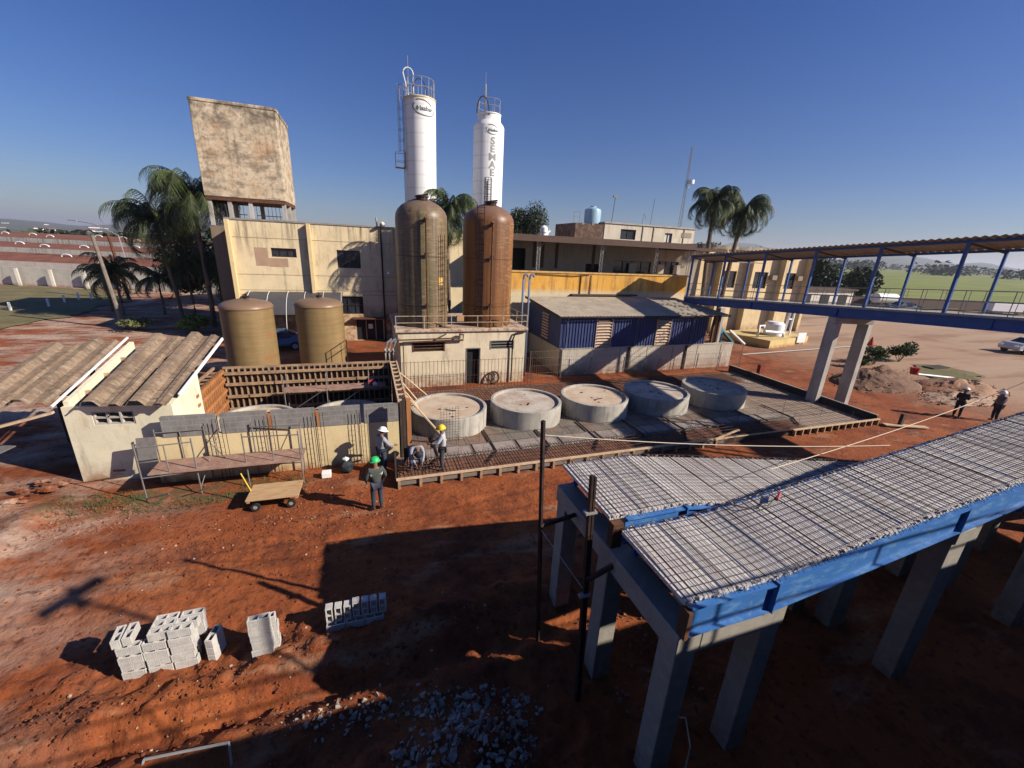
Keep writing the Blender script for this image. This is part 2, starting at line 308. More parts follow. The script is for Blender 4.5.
sc.cycles.max_bounces = 5; sc.cycles.diffuse_bounces = 1; sc.cycles.use_denoising = True

# ------------------------------------------------------------------ ground
def sstep(a, b, x):
    t = max(0, min(1, (x-a)/(b-a))); return t*t*(3-2*t)
def G(x, y):
    n = noise.fractal(Vector((x*.35, y*.35, 0)), 1, 2, 5)
    h = .05*n
    if -14 < x < 4 and 4 < y < 13.2: h += .022*noise.fractal(Vector((x*2.6, y*2.6, 9)), .8, 2, 4) + .03*max(0, noise.noise(Vector((x*1.2, y*3.1, 4))))
    near = sstep(9.4, 7.2, y)*sstep(-16, -12, x)*sstep(6, 2, x)
    if near > 0:
        ridge = math.exp(-((y-(6.9+.10*(x+3)))/.42)**2)
        ridge2 = math.exp(-((y-(5.75+.04*(x+2)))/.3)**2)
        h += near*(.30*ridge*(.6+.9*abs(noise.noise(Vector((x*1.1, y*1.1, 3))))) - .22*math.exp(-((y-6.25)/.25)**2) + .15*ridge2)
        h += near*(.11*noise.fractal(Vector((x*2.6, y*2.6, 5)), .8, 2, 5)+.05*abs(noise.fractal(Vector((x*6, y*6, 2)), .7, 2, 3)))
    if y < 5.6 and -3 < x < 4: h += .25*math.exp(-((x-1.0)/1.1)**2-((y-4.4)/.7)**2)
    if -15 < x < 8 and 7.5 < y < 12.5:
        for c_, s_ in ((10.4,.05),(11.35,.05),(9.3,-.03)):
            q_ = y-(c_+s_*x+.3*math.sin(x*.35+c_)); h += -.035*math.exp(-(q_/.13)**2)*(.7+.5*math.sin(x*22+q_*9)) + .02*(math.exp(-((q_-.22)/.07)**2)+math.exp(-((q_+.22)/.07)**2))
    if y > 12.5: h *= .35
    # left bank by the small shed
    h += .22*sstep(-8.6, -9.6, x)*sstep(15.9, 14.2, y)*sstep(9.5, 12, y)*(.6+.8*abs(noise.noise(Vector((x*.9, y*.9, 1)))))
    d = math.hypot(x, y)
    if x < -70: h -= 10*sstep(-90, -600, x)
    if d > 300: h = h*0 + (-10*sstep(-90, -600, x) if x < -70 else 0)
    return h-.02
def axis(lo, hi, step, far):
    a = []; x = lo
    while x < hi: a.append(x); x += step
    a.append(hi); s = step; x = hi
    while x < far: s *= 1.22; x += s; a.append(x)
    s = step; x = lo
    while x > -far: s *= 1.22; x -= s; a.insert(0, x)
    return a
gx = axis(-15, 9, .09, 9000); gy = axis(2, 17, .09, 9000)
g = MB(); nx = len(gx)
for y in gy:
    for x in gx: g.v.append((x, y, G(x, y)))
for j in range(len(gy)-1):
    for i in range(nx-1):
        a = j*nx+i; g.f.append((a, a+1, a+1+nx, a+nx)); g.m.append(0)
structure('ground', g, soil, smooth=True, ang=180)

# loose pebbles and clods on the soil
rng = random.Random(4)
m = MB()
for k in range(11000):
    u = rng.random()
    if u < .35: x = rng.uniform(-11, .5); y = rng.uniform(5.0, 13.8)
    elif u < .6: x = rng.uniform(-6, .5); y = 11.6+rng.gauss(0,.6)
    else: x = rng.uniform(-8, 3); y = 6.8+rng.gauss(0,.55)
    if y < 4.9 or y > 14 or rng.random() > .25+abs(noise.noise(Vector((x*.8, y*.8, 0))))*1.8: continue
    r = .005+.03*rng.random()**4
    m.blob((x, y, G(x, y)+r*.3), r, rng=rng, sq=(1, 1, .7), mi=0 if rng.random() < .94 else 1)
tag(m.build('soil_clods', [flat('clod', (.17,.05,.018)), flat('chip', (.40,.28,.20))]), 'scattered red clods and pale chips lying on the bare soil', 'pebbles', kind='stuff')

def sheet(name, poly, z, mt, dz=.004, jag=0):
    if jag:
        rj = random.Random(5); q = []
        for a_, b_ in zip(poly, poly[1:]+poly[:1]):
            L_ = math.hypot(b_[0]-a_[0], b_[1]-a_[1]); n_ = max(2, int(L_/(jag*1.5)))
            for k_ in range(n_): q.append((a_[0]+(b_[0]-a_[0])*k_/n_+rj.uniform(-jag,jag), a_[1]+(b_[1]-a_[1])*k_/n_+rj.uniform(-jag,jag)))
        poly = q
    mb = MB(); mb.add([(p[0], p[1], z) for p in poly], [tuple(range(len(poly)))])
    return structure(name, mb, mt)
sheet('lawn', [(-52,78),(-47,76),(-38,73.5),(-32.6,70.5),(-25.6,60),(-26.8,56.4),(-26,49.5),(-27.6,43.2),(-40,47),(-60,55)], .06, grassm, jag=.7)
sheet('grass_patch', [(38,17.5),(40.5,18.2),(41.4,19.8),(44.4,21.4),(47,20.5),(46.5,18.3),(44,17),(41,16.7)], .06, grassm, jag=.3)
sheet('crop_field', [(95,60),(97.9,53),(133,49.4),(260,50),(1237,478),(1400,900),(700,1000),(300,300),(160,120)], .3, fieldm)
sheet('painted_kerb_line', [(30.9,26.8),(46.3,27.9),(46.4,28.15),(30.9,27.05)], .05, flat('lime', (.6,.56,.5)))

# weeds tufts
m = MB()
for (x0,x1,y0,y1,n) in ((-9.2,-7.2,13.6,14.8,260),(-4.4,-2.3,13.5,14.7,260),(38.5,46,17.3,20.8,500),(-7,-4.5,13.3,13.9,160)):
    for k in range(n):
        x = rng.uniform(x0,x1); y = rng.uniform(y0,y1); a = rng.random()*6.28; h = rng.uniform(.04,.13); w = .012
        m.add([(x-w*math.cos(a),y-w*math.sin(a),G(x,y)),(x+w*math.cos(a),y+w*math.sin(a),G(x,y)),(x+rng.uniform(-.05,.05),y+rng.uniform(-.05,.05),G(x,y)+h+.05)],[(0,1,2)])
tag(m.build('weeds', mat('weed_leaf', (.075,.09,.03))), 'low green weeds on the trampled soil by the scaffold', 'weeds', kind='stuff')

# ------------------------------------------------------------------ far hills
def ridge(name, a0, a1, dist, h, seed, base=-14):
    mb = MB(); n = 90; rows = 6
    for j in range(rows+1):
        t = j/rows
        for i in range(n+1):
            a = R(a0+(a1-a0)*i/n); d = dist*(.72+.5*t)
            prof = (.55+.75*noise.fractal(Vector((i*.07, seed, 0)), 1, 2, 5)+.25)
            z = base + (h-base)*math.sin(PI/2*t)*max(.25, prof) + 3*noise.noise(Vector((i*.4, j, seed)))*(t>0)
            mb.v.append((d*math.cos(a), d*math.sin(a), z))
    for j in range(rows):
        for i in range(n):
            k = j*(n+1)+i; mb.f.append((k, k+1, k+n+2, k+n+1)); mb.m.append(0)
    tag(mb.build(name, hillm, smooth=True, ang=180), kind='structure')
ridge('hills', 100, 175, 4200, 55, 1.3)
ridge('hills', 5, 60, 4600, 115, 7.7)
ridge('hills', 55, 105, 5200, 55, 4.2)

# town on the slope to the left
hs = MB(); hs.box(-14,14,-6,6,0,5); hs.add([(-14.5,-7,5),(14.5,-7,5),(14.5,7,5),(-14.5,7,5),(-14.5,0,8),(14.5,0,8)], [(0,1,5,4),(2,3,4,5),(0,4,3),(1,2,5)], 1)
rng = random.Random(11)
h0 = hs.build('distant_house', [whitecl, tileroof])
first = True
for k in range(70):
    a = R(rng.uniform(106, 152)); d = rng.uniform(2300, 3900)
    o = h0 if first else h0.copy()
    if not first: col.objects.link(o)
    first = False
    t = (d-3024)/(.5*4200) if d > 3024 else 0
    z = -12+max(0, t)*70
    o.location = (d*math.cos(a), d*math.sin(a), z); o.rotation_euler = (0,0,rng.random()*3.1); s = rng.uniform(.7, 2.2); o.scale = (s, s, s*.8)
    tag(o, 'tiny pale house in the hazy town below the left horizon', 'house', 'houses of the distant town')

# ------------------------------------------------------------------ vegetation
def leafcloud(mb, c, rad, n, size, rng, mi=0):
    for k in range(n):
        while True:
            p = Vector((rng.uniform(-1,1), rng.uniform(-1,1), rng.uniform(-1,1)))
            if p.length < 1: break
        p = p*(.55+.45*rng.random())/max(p.length, .35)*min(1, p.length+.25)
        q = Vector((c[0]+p.x*rad[0], c[1]+p.y*rad[1], c[2]+p.z*rad[2]))
        a = Vector((rng.uniform(-1,1), rng.uniform(-1,1), rng.uniform(-.6,.6))).normalized()*size*rng.uniform(.6,1.3)
        b = a.cross(Vector((rng.uniform(-1,1), rng.uniform(-1,1), rng.uniform(-1,1)))).normalized()*size*.5
        mb.add([q-a, q+b, q+a, q-b], [(0,1,2,3)], mi)
def tree(name, label, x, y, h, rad, ch, seed, lmat=None, leaf_n=900, size=.35, group=None, trunk_r=.18, z0=0):
    rng = random.Random(seed)
    t = thing(name, label, 'tree', (x,y,z0), group=group)
    tm = MB(); tm.tube([(x,y,z0-.2),(x+.1,y,z0+h*.3),(x-.1*rad,y+.1,z0+h*.65)], trunk_r, 8, r1=trunk_r*.5)
    cm = MB()
    for k in range(9):
        a = rng.random()*6.28; rr = rad*rng.uniform(.25,.75); cz = z0+h-ch*rng.uniform(.25,.85)
        c = (x+rr*math.cos(a), y+rr*math.sin(a), cz)
        tm.tube([(x,y,z0+h*.35),((x+c[0])/2,(y+c[1])/2,cz-ch*.3),c], trunk_r*.4, 5, r1=trunk_r*.12)
        s = rng.uniform(.32,.55)
        leafcloud(cm, c, (rad*s, rad*s, ch*s*.8), leaf_n//9, size, rng)
    tm.build('trunk', bark, t, smooth=True); cm.build('crown', lmat or leafdk, t)
    return t
def palm(label, base, top, L, n, seed, group=None, trunk_r=.16, droop=1.0, cat='palm tree', kind='palm_tree', lw=.5):
    rng = random.Random(seed)
    t = thing(kind, label, cat, base, group=group)
    b = Vector(base); e = Vector(top); tm = MB()
    pts = [b+(e-b)*k/6+Vector((math.sin(k*1.1)*.06, 0, 0)) for k in range(7)]; pts[-1] = e
    tm.tube(pts, trunk_r, 10, r1=trunk_r*.75); tm.build('trunk', bark, t, smooth=True)
    cm = MB()
    for k in range(n):
        az = k*2.399+rng.uniform(-.2,.2); el = R(rng.uniform(8, 82)) if k % 4 else R(rng.uniform(-35, 5)); l = L*rng.uniform(.8,1.1)
        d0 = Vector((math.cos(az), math.sin(az), 0)); p = e.copy(); v = el; seg = 12; prev = p.copy(); sp = []
        for i in range(seg+1):
            sp.append(p.copy()); p = p+(d0*math.cos(v)+Vector((0,0,math.sin(v))))*l/seg
            v -= droop*R(11.5)*(.35+1.3*i/seg)
        cm.tube(sp, .03, 3, r1=.008)
        side = d0.cross(Vector((0,0,1))).normalized()
        for i in range(1, seg):
            for s in range(4):
                q = sp[i].lerp(sp[i+1], s/4); w = lw*l/3*math.sin(PI*min(1, (i+s/4)/seg*.85+.18))
                for sg in (-1, 1):
                    tip = q+side*sg*w*rng.uniform(.45,.75)+(sp[i+1]-sp[i]).normalized()*w*.45+Vector((0,0,-w*rng.uniform(.45,1.0)))
                    tn = (sp[i+1]-sp[i]).normalized()*.03
                    cm.add([q-tn, q+tn, tip], [(0,1,2)])
    # dry skirt under the crown
    for k in range(10):
        a = rng.random()*6.28; cm.tube([e+Vector((0,0,-.1)), e+Vector((math.cos(a)*.35, math.sin(a)*.35, -.5)), e+Vector((math.cos(a)*.4, math.sin(a)*.4, -1.3))], .04, 3, mi=1, r1=.01)
    cm.build('crown', [leaf, flat('dry_frond', (.30,.20,.10))], t)
    return t
def shrub(name, label, x, y, w, h, n, seed, lm, group=None, size=.12):
    rng = random.Random(seed); t = thing(name, label, 'bush', (x,y,0), group=group)
    sm = MB(); cm = MB()
    for k in range(7):
        a = rng.random()*6.28; c = (x+w*.45*math.cos(a)*rng.random(), y+w*.45*math.sin(a)*rng.random(), h*rng.uniform(.4,.75))
        sm.tube([(x,y,-.1), c], .03, 4, r1=.01); leafcloud(cm, c, (w*.3, w*.3, h*.28), n//7, size, rng)
    sm.build('stem', bark, t); cm.build('foliage', lm, t); return t

palm('shorter queen palm with a drooping crown left of the cream building', (-16.6,46.7,0), (-17.1,46.6,8.7), 5.2, 60, 1, droop=1.5, trunk_r=.17, lw=.9)
palm('taller queen palm rising beside the concrete tower', (-13.2,43.4,0), (-13.0,43.3,10.9), 5.0, 64, 2, droop=1.5, trunk_r=.2, lw=.9)
palm('palm with a bushy crown showing between the two white silos', (6.1,33.4,0), (6.1,33.3,10.4), 3.5, 54, 3, droop=1.35, lw=.8)
palm('left one of the two palms in front of the ochre building', (32.6,34.5,0), (31.8,34.5,12.9), 3.6, 60, 5, droop=1.55, trunk_r=.24, lw=.8)
palm('right one of the two palms in front of the ochre building', (34.6,34.6,0), (35.7,34.6,12.3), 3.8, 62, 6, droop=1.55, trunk_r=.24, lw=.8)
for k, (x, y, z) in enumerate(((-22.5,50,4.2),(-19.4,50.5,3.6),(-16.2,48.5,4.6),(-14.2,50,5.2),(-24.5,52.5,3.4),(-12.6,47.2,4.0))):
    palm('low dark palm clump shading the ground under the tall palms', (x,y,0), (x+.1,y,z), 3.2, 30, 20+k, group='low palms under the tall palms', droop=1.3, lw=.8, cat='small palm', kind='low_palm', trunk_r=.12)
tree('evergreen_tree', 'dark evergreen tree behind the palms beside the cream building', -16.5, 54, 8.5, 4.5, 6, 31, leaf_n=5000, size=.25)
tree('round_tree', 'round leafy tree top showing behind the brown canopy roof', 24.5, 66, 14.6, 4.3, 6.5, 33, leaf_n=9000, size=.17)
tree('dark_tree', 'big dark tree seen between the posts of the covered walkway', 98, 66, 10.8, 8.5, 10, 35, leaf_n=14000, size=.38, trunk_r=.4)
tree('dark_tree', 'dark tree left of the biggest one behind the covered walkway', 84, 76, 10.6, 8, 9.5, 36, leaf_n=12000, size=.38, trunk_r=.4)
tree('dark_tree', 'dark tree nearest the ochre building behind the covered walkway', 75, 84, 10.8, 8, 9, 37, leaf_n=12000, size=.38, trunk_r=.4)
shrub('shrub', 'lime green shrub at the foot of the leaning palm trunk', -13.9, 41.4, 2.6, 1.5, 900, 41, leaflt, size=.16)
shrub('shrub', 'scrubby bush at the foot of the leaning utility pole', -18.6, 42.8, 3.2, 1.0, 700, 42, mat('scrub_leaf', (.10,.11,.04)), size=.14)
shrub('shrub', 'left dark green bush behind the gravel heap', 40.6, 22.4, 1.9, 1.7, 1000, 43, mat('bush_leaf_dark', (.045,.075,.02)), size=.12)
shrub('shrub', 'right green bush behind the gravel heap', 44.3, 22.6, 2.0, 1.9, 1000, 44, mat('bush_leaf_dark', (.045,.075,.02)), size=.12)
shrub('shrub', 'small bush beside the concrete pier', 37.6, 21.6, 1.5, 1.2, 500, 45, mat('bush_leaf_dark', (.045,.075,.02)), size=.12)
# tree lines seen far off
m = MB(); rng = random.Random(8)
for k in range(150):
    a = R(rng.uniform(8, 58)); d = rng.uniform(700, 1500); s = rng.uniform(6, 15)
    leafcloud(m, (d*math.cos(a), d*math.sin(a), s*.5), (s*1.3, s*1.3, s*.7), 45, s*.28, rng)
tag(m.build('far_wood', hillm), 'hazy line of distant trees beyond the green field', 'woods', kind='stuff')
m = MB()
for k in range(260):
    a = R(rng.uniform(104, 160)); d = rng.uniform(230, 900); s = rng.uniform(5, 9)
    leafcloud(m, (d*math.cos(a), d*math.sin(a), s*.3-10*sstep(90,600,-d*math.cos(a))), (s*1.5, s*1.5, s*.55), 40, s*.3, rng)
tag(m.build('far_wood', hillm), 'dark wooded valley beyond the red roofed sheds', 'woods', kind='stuff')
#PART3
# ------------------------------------------------------------------ building pieces
def wall_with_openings(mb, x0, x1, y, z0, z1, th, ops, mi=0):
    """wall facing -y, front face at y, thickness th backwards; ops = [(xa,xb,za,zb)]"""
    xs = sorted({x0, x1, *[o[0] for o in ops], *[o[1] for o in ops]}); zs = sorted({z0, z1, *[o[2] for o in ops], *[o[3] for o in ops]})
    for i in range(len(xs)-1):
        for j in range(len(zs)-1):
            cx = (xs[i]+xs[i+1])/2; cz = (zs[j]+zs[j+1])/2
            if any(o[0] < cx < o[1] and o[2] < cz < o[3] for o in ops): continue
            mb.box(xs[i], xs[i+1], y, y+th, zs[j], zs[j+1], mi)
def window(parent, xa, xb, y, za, zb, nx=2, nz=1, name='window', fm=None, fr=.05, label=None, rec=.12, gl=None):
    m = MB(); yy = y+rec
    m.box(xa, xb, yy, yy+.05, za, za+fr); m.box(xa, xb, yy, yy+.05, zb-fr, zb)
    for i in range(nx+1):
        x = xa+(xb-xa)*i/nx; x = min(max(x, xa+fr/2), xb-fr/2); m.box(x-fr/2, x+fr/2, yy, yy+.05, za+fr, zb-fr)
    for j in range(1, nz):
        z = za+(zb-za)*j/nz; m.box(xa+fr, xb-fr, yy+.005, yy+.045, z-fr/2, z+fr/2)
    w = m.build(name, fm or dksteel, parent)
    p = MB(); p.box(xa, xb, yy+.06, yy+.07, za, zb); p.build('pane', gl or glass, w)
    if label: w['label'] = label
    return w
def corrugated(mb, x0, x1, y0, y1, za, zb, pitch=.18, amp=.03, th=.02, axis='x', per=6, mi=0):
    """sheet in x,y ; height goes za (y0) -> zb (y1); waves across x (ribs along y) """
    n = max(2, int((x1-x0)/pitch*per)); o = len(mb.v)
    for s in (0, 1):
        for i in range(n+1):
            x = x0+(x1-x0)*i/n; w = amp*math.sin(2*PI*(x-x0)/pitch) + s*th
            mb.v.append((x, y0, za+w)); mb.v.append((x, y1, zb+w))
    k = 2*(n+1)
    for i in range(n):
        a = o+2*i
        mb.f.append((a, a+1, a+3, a+2)); mb.f.append((a+k, a+k+2, a+k+3, a+k+1)); mb.m += [mi, mi]
        mb.f.append((a, a+2, a+k+2, a+k)); mb.f.append((a+1, a+k+1, a+k+3, a+3)); mb.m += [mi, mi]
    e = o+2*n
    mb.f.append((o, o+k, o+k+1, o+1)); mb.f.append((e, e+1, e+k+1, e+k)); mb.m += [mi, mi]

# concrete tower -----------------------------------------------------
t = thing('concrete_tower', 'tall weathered concrete water tower with open columns under its big windowless box', 'tower', (-8.75,43.8,0))
m = MB(); X0,X1,Y0,Y1 = -11.6,-5.94,41,46.6
m.box(X0,X1,Y0,Y1,10.75,17.15); m.box(X0-.04,X1+.04,Y0-.04,Y1+.04,17.15,17.38)
m.build('body', creamtower, t, bevel=.03)
m = MB(); m.box(X0+.05,X1-.05,Y0+.05,Y1-.05,10.5,10.742); m.build('floor_slab', rust, t)
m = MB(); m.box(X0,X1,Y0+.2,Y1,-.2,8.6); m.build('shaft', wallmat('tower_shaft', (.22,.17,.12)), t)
for x, y in ((X0+.25,Y0+.3),(-10.0,Y0+.3),(-8.55,Y0+.3),(X1-.2,Y0+.3),(X1-.2,Y1-.3),(X0+.25,Y1-.3),(X1-.2,43.8),(-8.7,Y1-.3),(-10.2,43.8)):
    m = MB(); m.box(x-.14,x+.14,y-.14,y+.14,8.6,10.5); m.build('column', concrete_pale, t)
for x0, x1 in ((-11.2,-10.3),(-9.7,-8.9),(-8.2,-6.4)):
    m = MB()
    for k in range(int((x1-x0)/.28)+1): x = x0+k*.28; m.box(x,x+.03,Y0+.28,Y0+.31,8.6,10.5)
    m.box(x0,x1+.03,Y0+.25,Y0+.275,9.5,9.56); m.build('window_bars', dksteel, t)
m = MB(); m.tube([(-9.1,43,17.38),(-9.1,43,17.9)],.03,5); m.tube([(-9.4,43,17.8),(-8.8,43,17.8)],.02,4); m.build('antenna', greysteel, t)

# cream annex ---------------------------------------------------------
AB = 36.6
t = thing('cream_building', 'cream two storey building with a dark pilaster gap and small dark windows under the tower', 'building', (-2,40,0))
ops = [(-6.68,-4.97,6.52,7.16),(-2.12,-.4,5.85,7.2),(-2.14,-.4,2.19,3.65),(-1.1,1.15,0,1.75)]
m = MB(); wall_with_openings(m, -9.33, 2.55, AB, -.1, 9.0, .25, ops)
m.box(-9.33,-9.08,AB+.25,41,-.1,9.0); m.box(9.4,9.65,34.85,41,-.1,9.0); m.box(2.62,9.65,34.6,34.85,-.1,9.0); m.box(2.62,2.87,34.85,AB+.25,-.1,9.0)
m.build('wall', cream, t)
m = MB(); m.box(-9.3,9.6,AB+.2,41,8.4,8.6); m.box(2.9,9.4,34.9,AB+.1,8.4,8.6); m.build('roof', concrete, t)
m = MB(); m.box(-9.4,2.6,AB-.06,AB+.3,9.0,9.12); m.box(2.62,9.7,34.54,34.9,9.0,9.12); m.box(-9.4,-9.02,AB+.3,41,9.0,9.12); m.build('coping', concrete, t)
for x in (-9.33,-4.08,2.35):
    m = MB(); m.box(x,x+.24,AB-.42,AB-.003,-.1,8.99); m.build('pilaster', mat('pilaster_paint', (.66,.50,.26), [dict(c=(.4,.3,.16), s=2, lo=.5, hi=.75, amt=.5)]), t)
m = MB()
for z in (7.82,4.05,3.72,5.2): m.box(-9.05,2.3,AB-.018,AB-.003,z,z+.03)
m.build('string_course', mat('joint', (.34,.25,.15)), t)
m = MB(); m.box(-7.75,-6.9,AB-.012,AB-.002,5.85,7.15); m.box(-6.9,-5.6,AB-.012,AB-.002,5.8,6.42)
m.build('repair_patch', mat('patch', (.42,.28,.19), [dict(c=(.33,.22,.15), s=2, lo=.4, hi=.6, amt=.7)]), t)
window(t, *ops[0][:2], AB, *ops[0][2:], nx=3); window(t, *ops[1][:2], AB, *ops[1][2:], nx=3, nz=2); window(t, *ops[2][:2], AB, *ops[2][2:], nx=3, nz=2)
m = MB(); m.box(-1.1,1.15,AB+.14,AB+.18,0,1.75); dr = m.build('door', black, t)
m = MB(); 
for x in (-1.1,-.3,.45,1.09): m.box(x,x+.06,AB+.08,AB+.14,0,1.75)
m.box(-1.1,1.15,AB+.05,AB+.13,1.7,1.78); m.build('door_frame', galv, dr)
m = MB(); m.box(-1.3,1.4,AB-.6,AB,1.85,1.93); m.build('door_canopy', rust, t)
m = MB(); m.box(-.1,.25,AB+.05,AB+.07,.95,1.35); m.build('notice', white, dr)
m = MB(); m.tube([(1.25,AB-.08,0),(1.25,AB-.08,9)],.06,6); m.build('downpipe', dksteel, t)
for x, z in ((1.4,9.25),(1.75,3.9+1.6)):
    m = MB(); m.tube([(x,AB-.02,z),(x,AB-.4,z+.1)],.04,5); m.lathe([(0,z-.02),(.16,z),(.16,z+.12),(0,z+.2)],x,AB-.45,10); m.build('wall_lamp', white, t)
m = MB(); m.box(1.2,1.6,AB-.25,AB+.1,9.12,9.6); m.tube([(1.0,AB,9.12),(.95,AB-.1,9.75)],.07,6); m.build('roof_light', galv, t)

# arched carport with a car beneath ------------------------------------
t = thing('arched_canopy', 'arched grey canopy with white ribs between the two tan tanks', 'canopy', (-5,35,0))
prof = [(35.6+math.cos(PI/2+k*PI/2/10)*2.6*1.0+.9, 3.95*math.sin(PI/2-k*PI/2/10*.93)) for k in range(11)]
m = MB()
for i in range(10):
    (y0,z0),(y1,z1) = prof[i],prof[i+1]
    if i < 6: m.add([(-8.6,y0,z0),(-1.9,y0,z0),(-1.9,y1,z1),(-8.6,y1,z1),(-8.6,y0,z0-.02),(-1.9,y0,z0-.02),(-1.9,y1,z1-.02),(-8.6,y1,z1-.02)],[(0,1,2,3),(7,6,5,4),(0,4,5,1),(1,5,6,2),(2,6,7,3),(3,7,4,0)])
m.build('sheet', mat('canopy_sheet', (.07,.068,.075), [dict(c=(.05,.045,.045), s=1, lo=.4, hi=.7, amt=.6)], rough=.5), t, smooth=True)
for x in (-8.4,-7.1,-5.8,-4.6,-3.3,-2.0):
    m = MB(); m.tube([(x,y,z+.02) for y,z in prof],.018,5); m.build('rib', white, t, smooth=True)
def car(name, label, loc, rz, paint, group=None, s=1.0):
    t = thing(name, label, 'car', loc, rz, group, local=True)
    body = [(-2.1,.35),(-2.15,.7),(-1.75,.92),(-1.15,.97),(-.55,1.38),(.65,1.42),(1.35,1.05),(2.0,.95),(2.15,.6),(2.1,.3)]
    m = MB(); o = 0; W = .86
    def row(w, top): return None
    v = []; n = len(body)
    for sgn in (-1, 1):
        for (x, z) in body: v.append((x, sgn*(W if z < 1.0 else W*.78), z))
    fs = [tuple(range(n))[::-1], tuple(range(n, 2*n))]+[(i, (i+1) % n, n+(i+1) % n, n+i) for i in range(n)]
    m.add(v, fs); b = m.build('body', paint, t, bevel=.06)
    for sg in (-1, 1): m = MB(); m.add([(-1.0,sg*(W*.9),1.0),(1.15,sg*(W*.9),1.0),(.6,sg*(W*.785),1.36),(-.5,sg*(W*.785),1.34)], [(0,1,2,3)]); m.build('side_window', glass, t)
    m = MB(); m.add([(-1.17,-.7,1.0),(-1.17,.7,1.0),(-.6,.62,1.37),(-.6,-.62,1.37)], [(0,1,2,3)]); m.build('windscreen', glass, t)
    m = MB(); m.add([(1.38,-.7,1.07),(1.38,.7,1.07),(.7,.62,1.425),(.7,-.62,1.425)], [(0,3,2,1)]); m.build('rear_window', glass, t)
    for x in (-1.35,1.3):
        for sg in (-1,1):
            m = MB(); n2 = 18; pr = [(x+.32*math.cos(2*PI*k/n2), .32+.32*math.sin(2*PI*k/n2)) for k in range(n2)]
            m.add([(a, sg*.70, z) for a, z in pr]+[(a, sg*.9, z) for a, z in pr], [tuple(range(n2)), tuple(range(n2,2*n2))[::-1]]+[(k,(k+1)%n2,n2+(k+1)%n2,n2+k) for k in range(n2)])
            w = m.build('wheel', flat('tyre', (.02,.02,.02)), t)
            m = MB(); m.add([(x+(a-x)*.6, sg*.91, .32+(z-.32)*.6) for a, z in pr], [tuple(range(n2))]); m.build('rim', galv, w)
    for sg in (-.6,.6):
        m = MB(); m.box(-2.17,-2.1,sg-.15,sg+.15,.62,.78); m.build('headlight', whitecl, t)
    t.scale = (s,s,s); return t
car('parked_car', 'pale blue car parked in shade under the arched canopy between the tan tanks', (-6.7,34.3,0), R(5), mat('pale_blue_car', (.10,.13,.19), rough=.3))
car('parked_car', 'silver car parked on the open haul road at the right edge', (65.1,22.6,0), R(-17), mat('silver_car', (.5,.51,.52), rough=.3, metal=.3), s=1.15)
car('parked_car', 'dark blue car far off behind the walkway railing', (94.5,50.5,0), R(-20), mat('dark_car', (.03,.05,.09), rough=.3), s=1.3)

# small tan tanks -------------------------------------------------------
for (cx, cy, r, lab) in ((-5.92,24.5,1.19,'left tan fibreglass tank with a brown domed lid in front of the cream building'), (-2.62,25.5,1.23,'right tan fibreglass tank with rust spots, a small stair rail at its foot')):
    t = thing('low_tank', lab, 'tank', (cx,cy,0))
    dz = .66 if cy < 25 else .62
    m = MB(); m.lathe([(r+.03,-.1),(r,.05),(r,3.80+dz),(r+.03,3.84+dz),(r+.02,3.92+dz),(r-.06,4.02+dz),(r-.22,4.11+dz),(r*.5,4.2+dz),(0,4.25+dz)], cx, cy, 48); m.build('shell', fibre3, t, smooth=True)
    m = MB(); m.lathe([(.15,4.28+dz),(.15,4.36+dz),(.18,4.36+dz),(.18,4.39+dz),(0,4.4+dz)], cx+.05, cy, 12); m.tube([(cx+.05,cy,4.38+dz),(cx+.05,cy,4.5+dz)],.035,6); m.build('hatch', dksteel, t)
t = thing('stair_rail', 'short dark pipe rail at the foot of the right tan tank', 'railing', (-1.7,25.2,0))
m = MB(); m.tube([(-2.1,24.1,0),(-2.1,24.1,2.2),(-1.3,24.6,2.65)],.025,5); m.tube([(-2.1,24.1,1.8),(-1.3,24.6,2.25)],.02,5); m.tube([(-1.3,24.6,0),(-1.3,24.6,2.65)],.025,5); m.build('rail', dksteel, t)

# white silos -------------------------------------------------------------
def text_mesh(s, size):
    cu = bpy.data.curves.new('tmp', 'FONT'); cu.body = s; cu.size = size; cu.align_x = 'CENTER'; cu.offset = size*.022
    o = bpy.data.objects.new('tmp', cu); col.objects.link(o)
    me = bpy.data.meshes.new_from_object(o.evaluated_get(bpy.context.evaluated_depsgraph_get()))
    vs = [tuple(v.co) for v in me.vertices]; fs = [tuple(p.vertices) for p in me.polygons]
    bpy.data.objects.remove(o); bpy.data.curves.remove(cu); bpy.data.meshes.remove(me)
    return vs, fs
def wrap(mb, vs, fs, cx, cy, r, ang, x0, z0, th=.012):
    o = [(cx+(r+th)*math.cos(ang+(x+x0)/r), cy+(r+th)*math.sin(ang+(x+x0)/r), z0+y) for x, y, *_ in vs]
    mb.add(o, fs)
def ellipse_ring(mb, cx, cy, r, ang, x0, z0, ax, az, w, a0=0, a1=360, skew=0):
    n = 40; vs = []; fs = []
    for k in range(n+1):
        t = R(a0+(a1-a0)*k/n)
        for q in (1, 1-w): vs.append((ax*q*math.cos(t), az*(q if w<.3 else 1)*math.sin(t)*(1 if q == 1 else (1-w*1.6)/(1-w))+skew*ax*math.cos(t)))
    for k in range(n): fs.append((2*k, 2*k+1, 2*k+3, 2*k+2))
    wrap(mb, [(a, b, 0) for a, b in vs], fs, cx, cy, r, ang, x0, z0)
ink = mat('sign_ink', (.10,.13,.14)); inkg = mat('faded_ink', (.33,.34,.34))
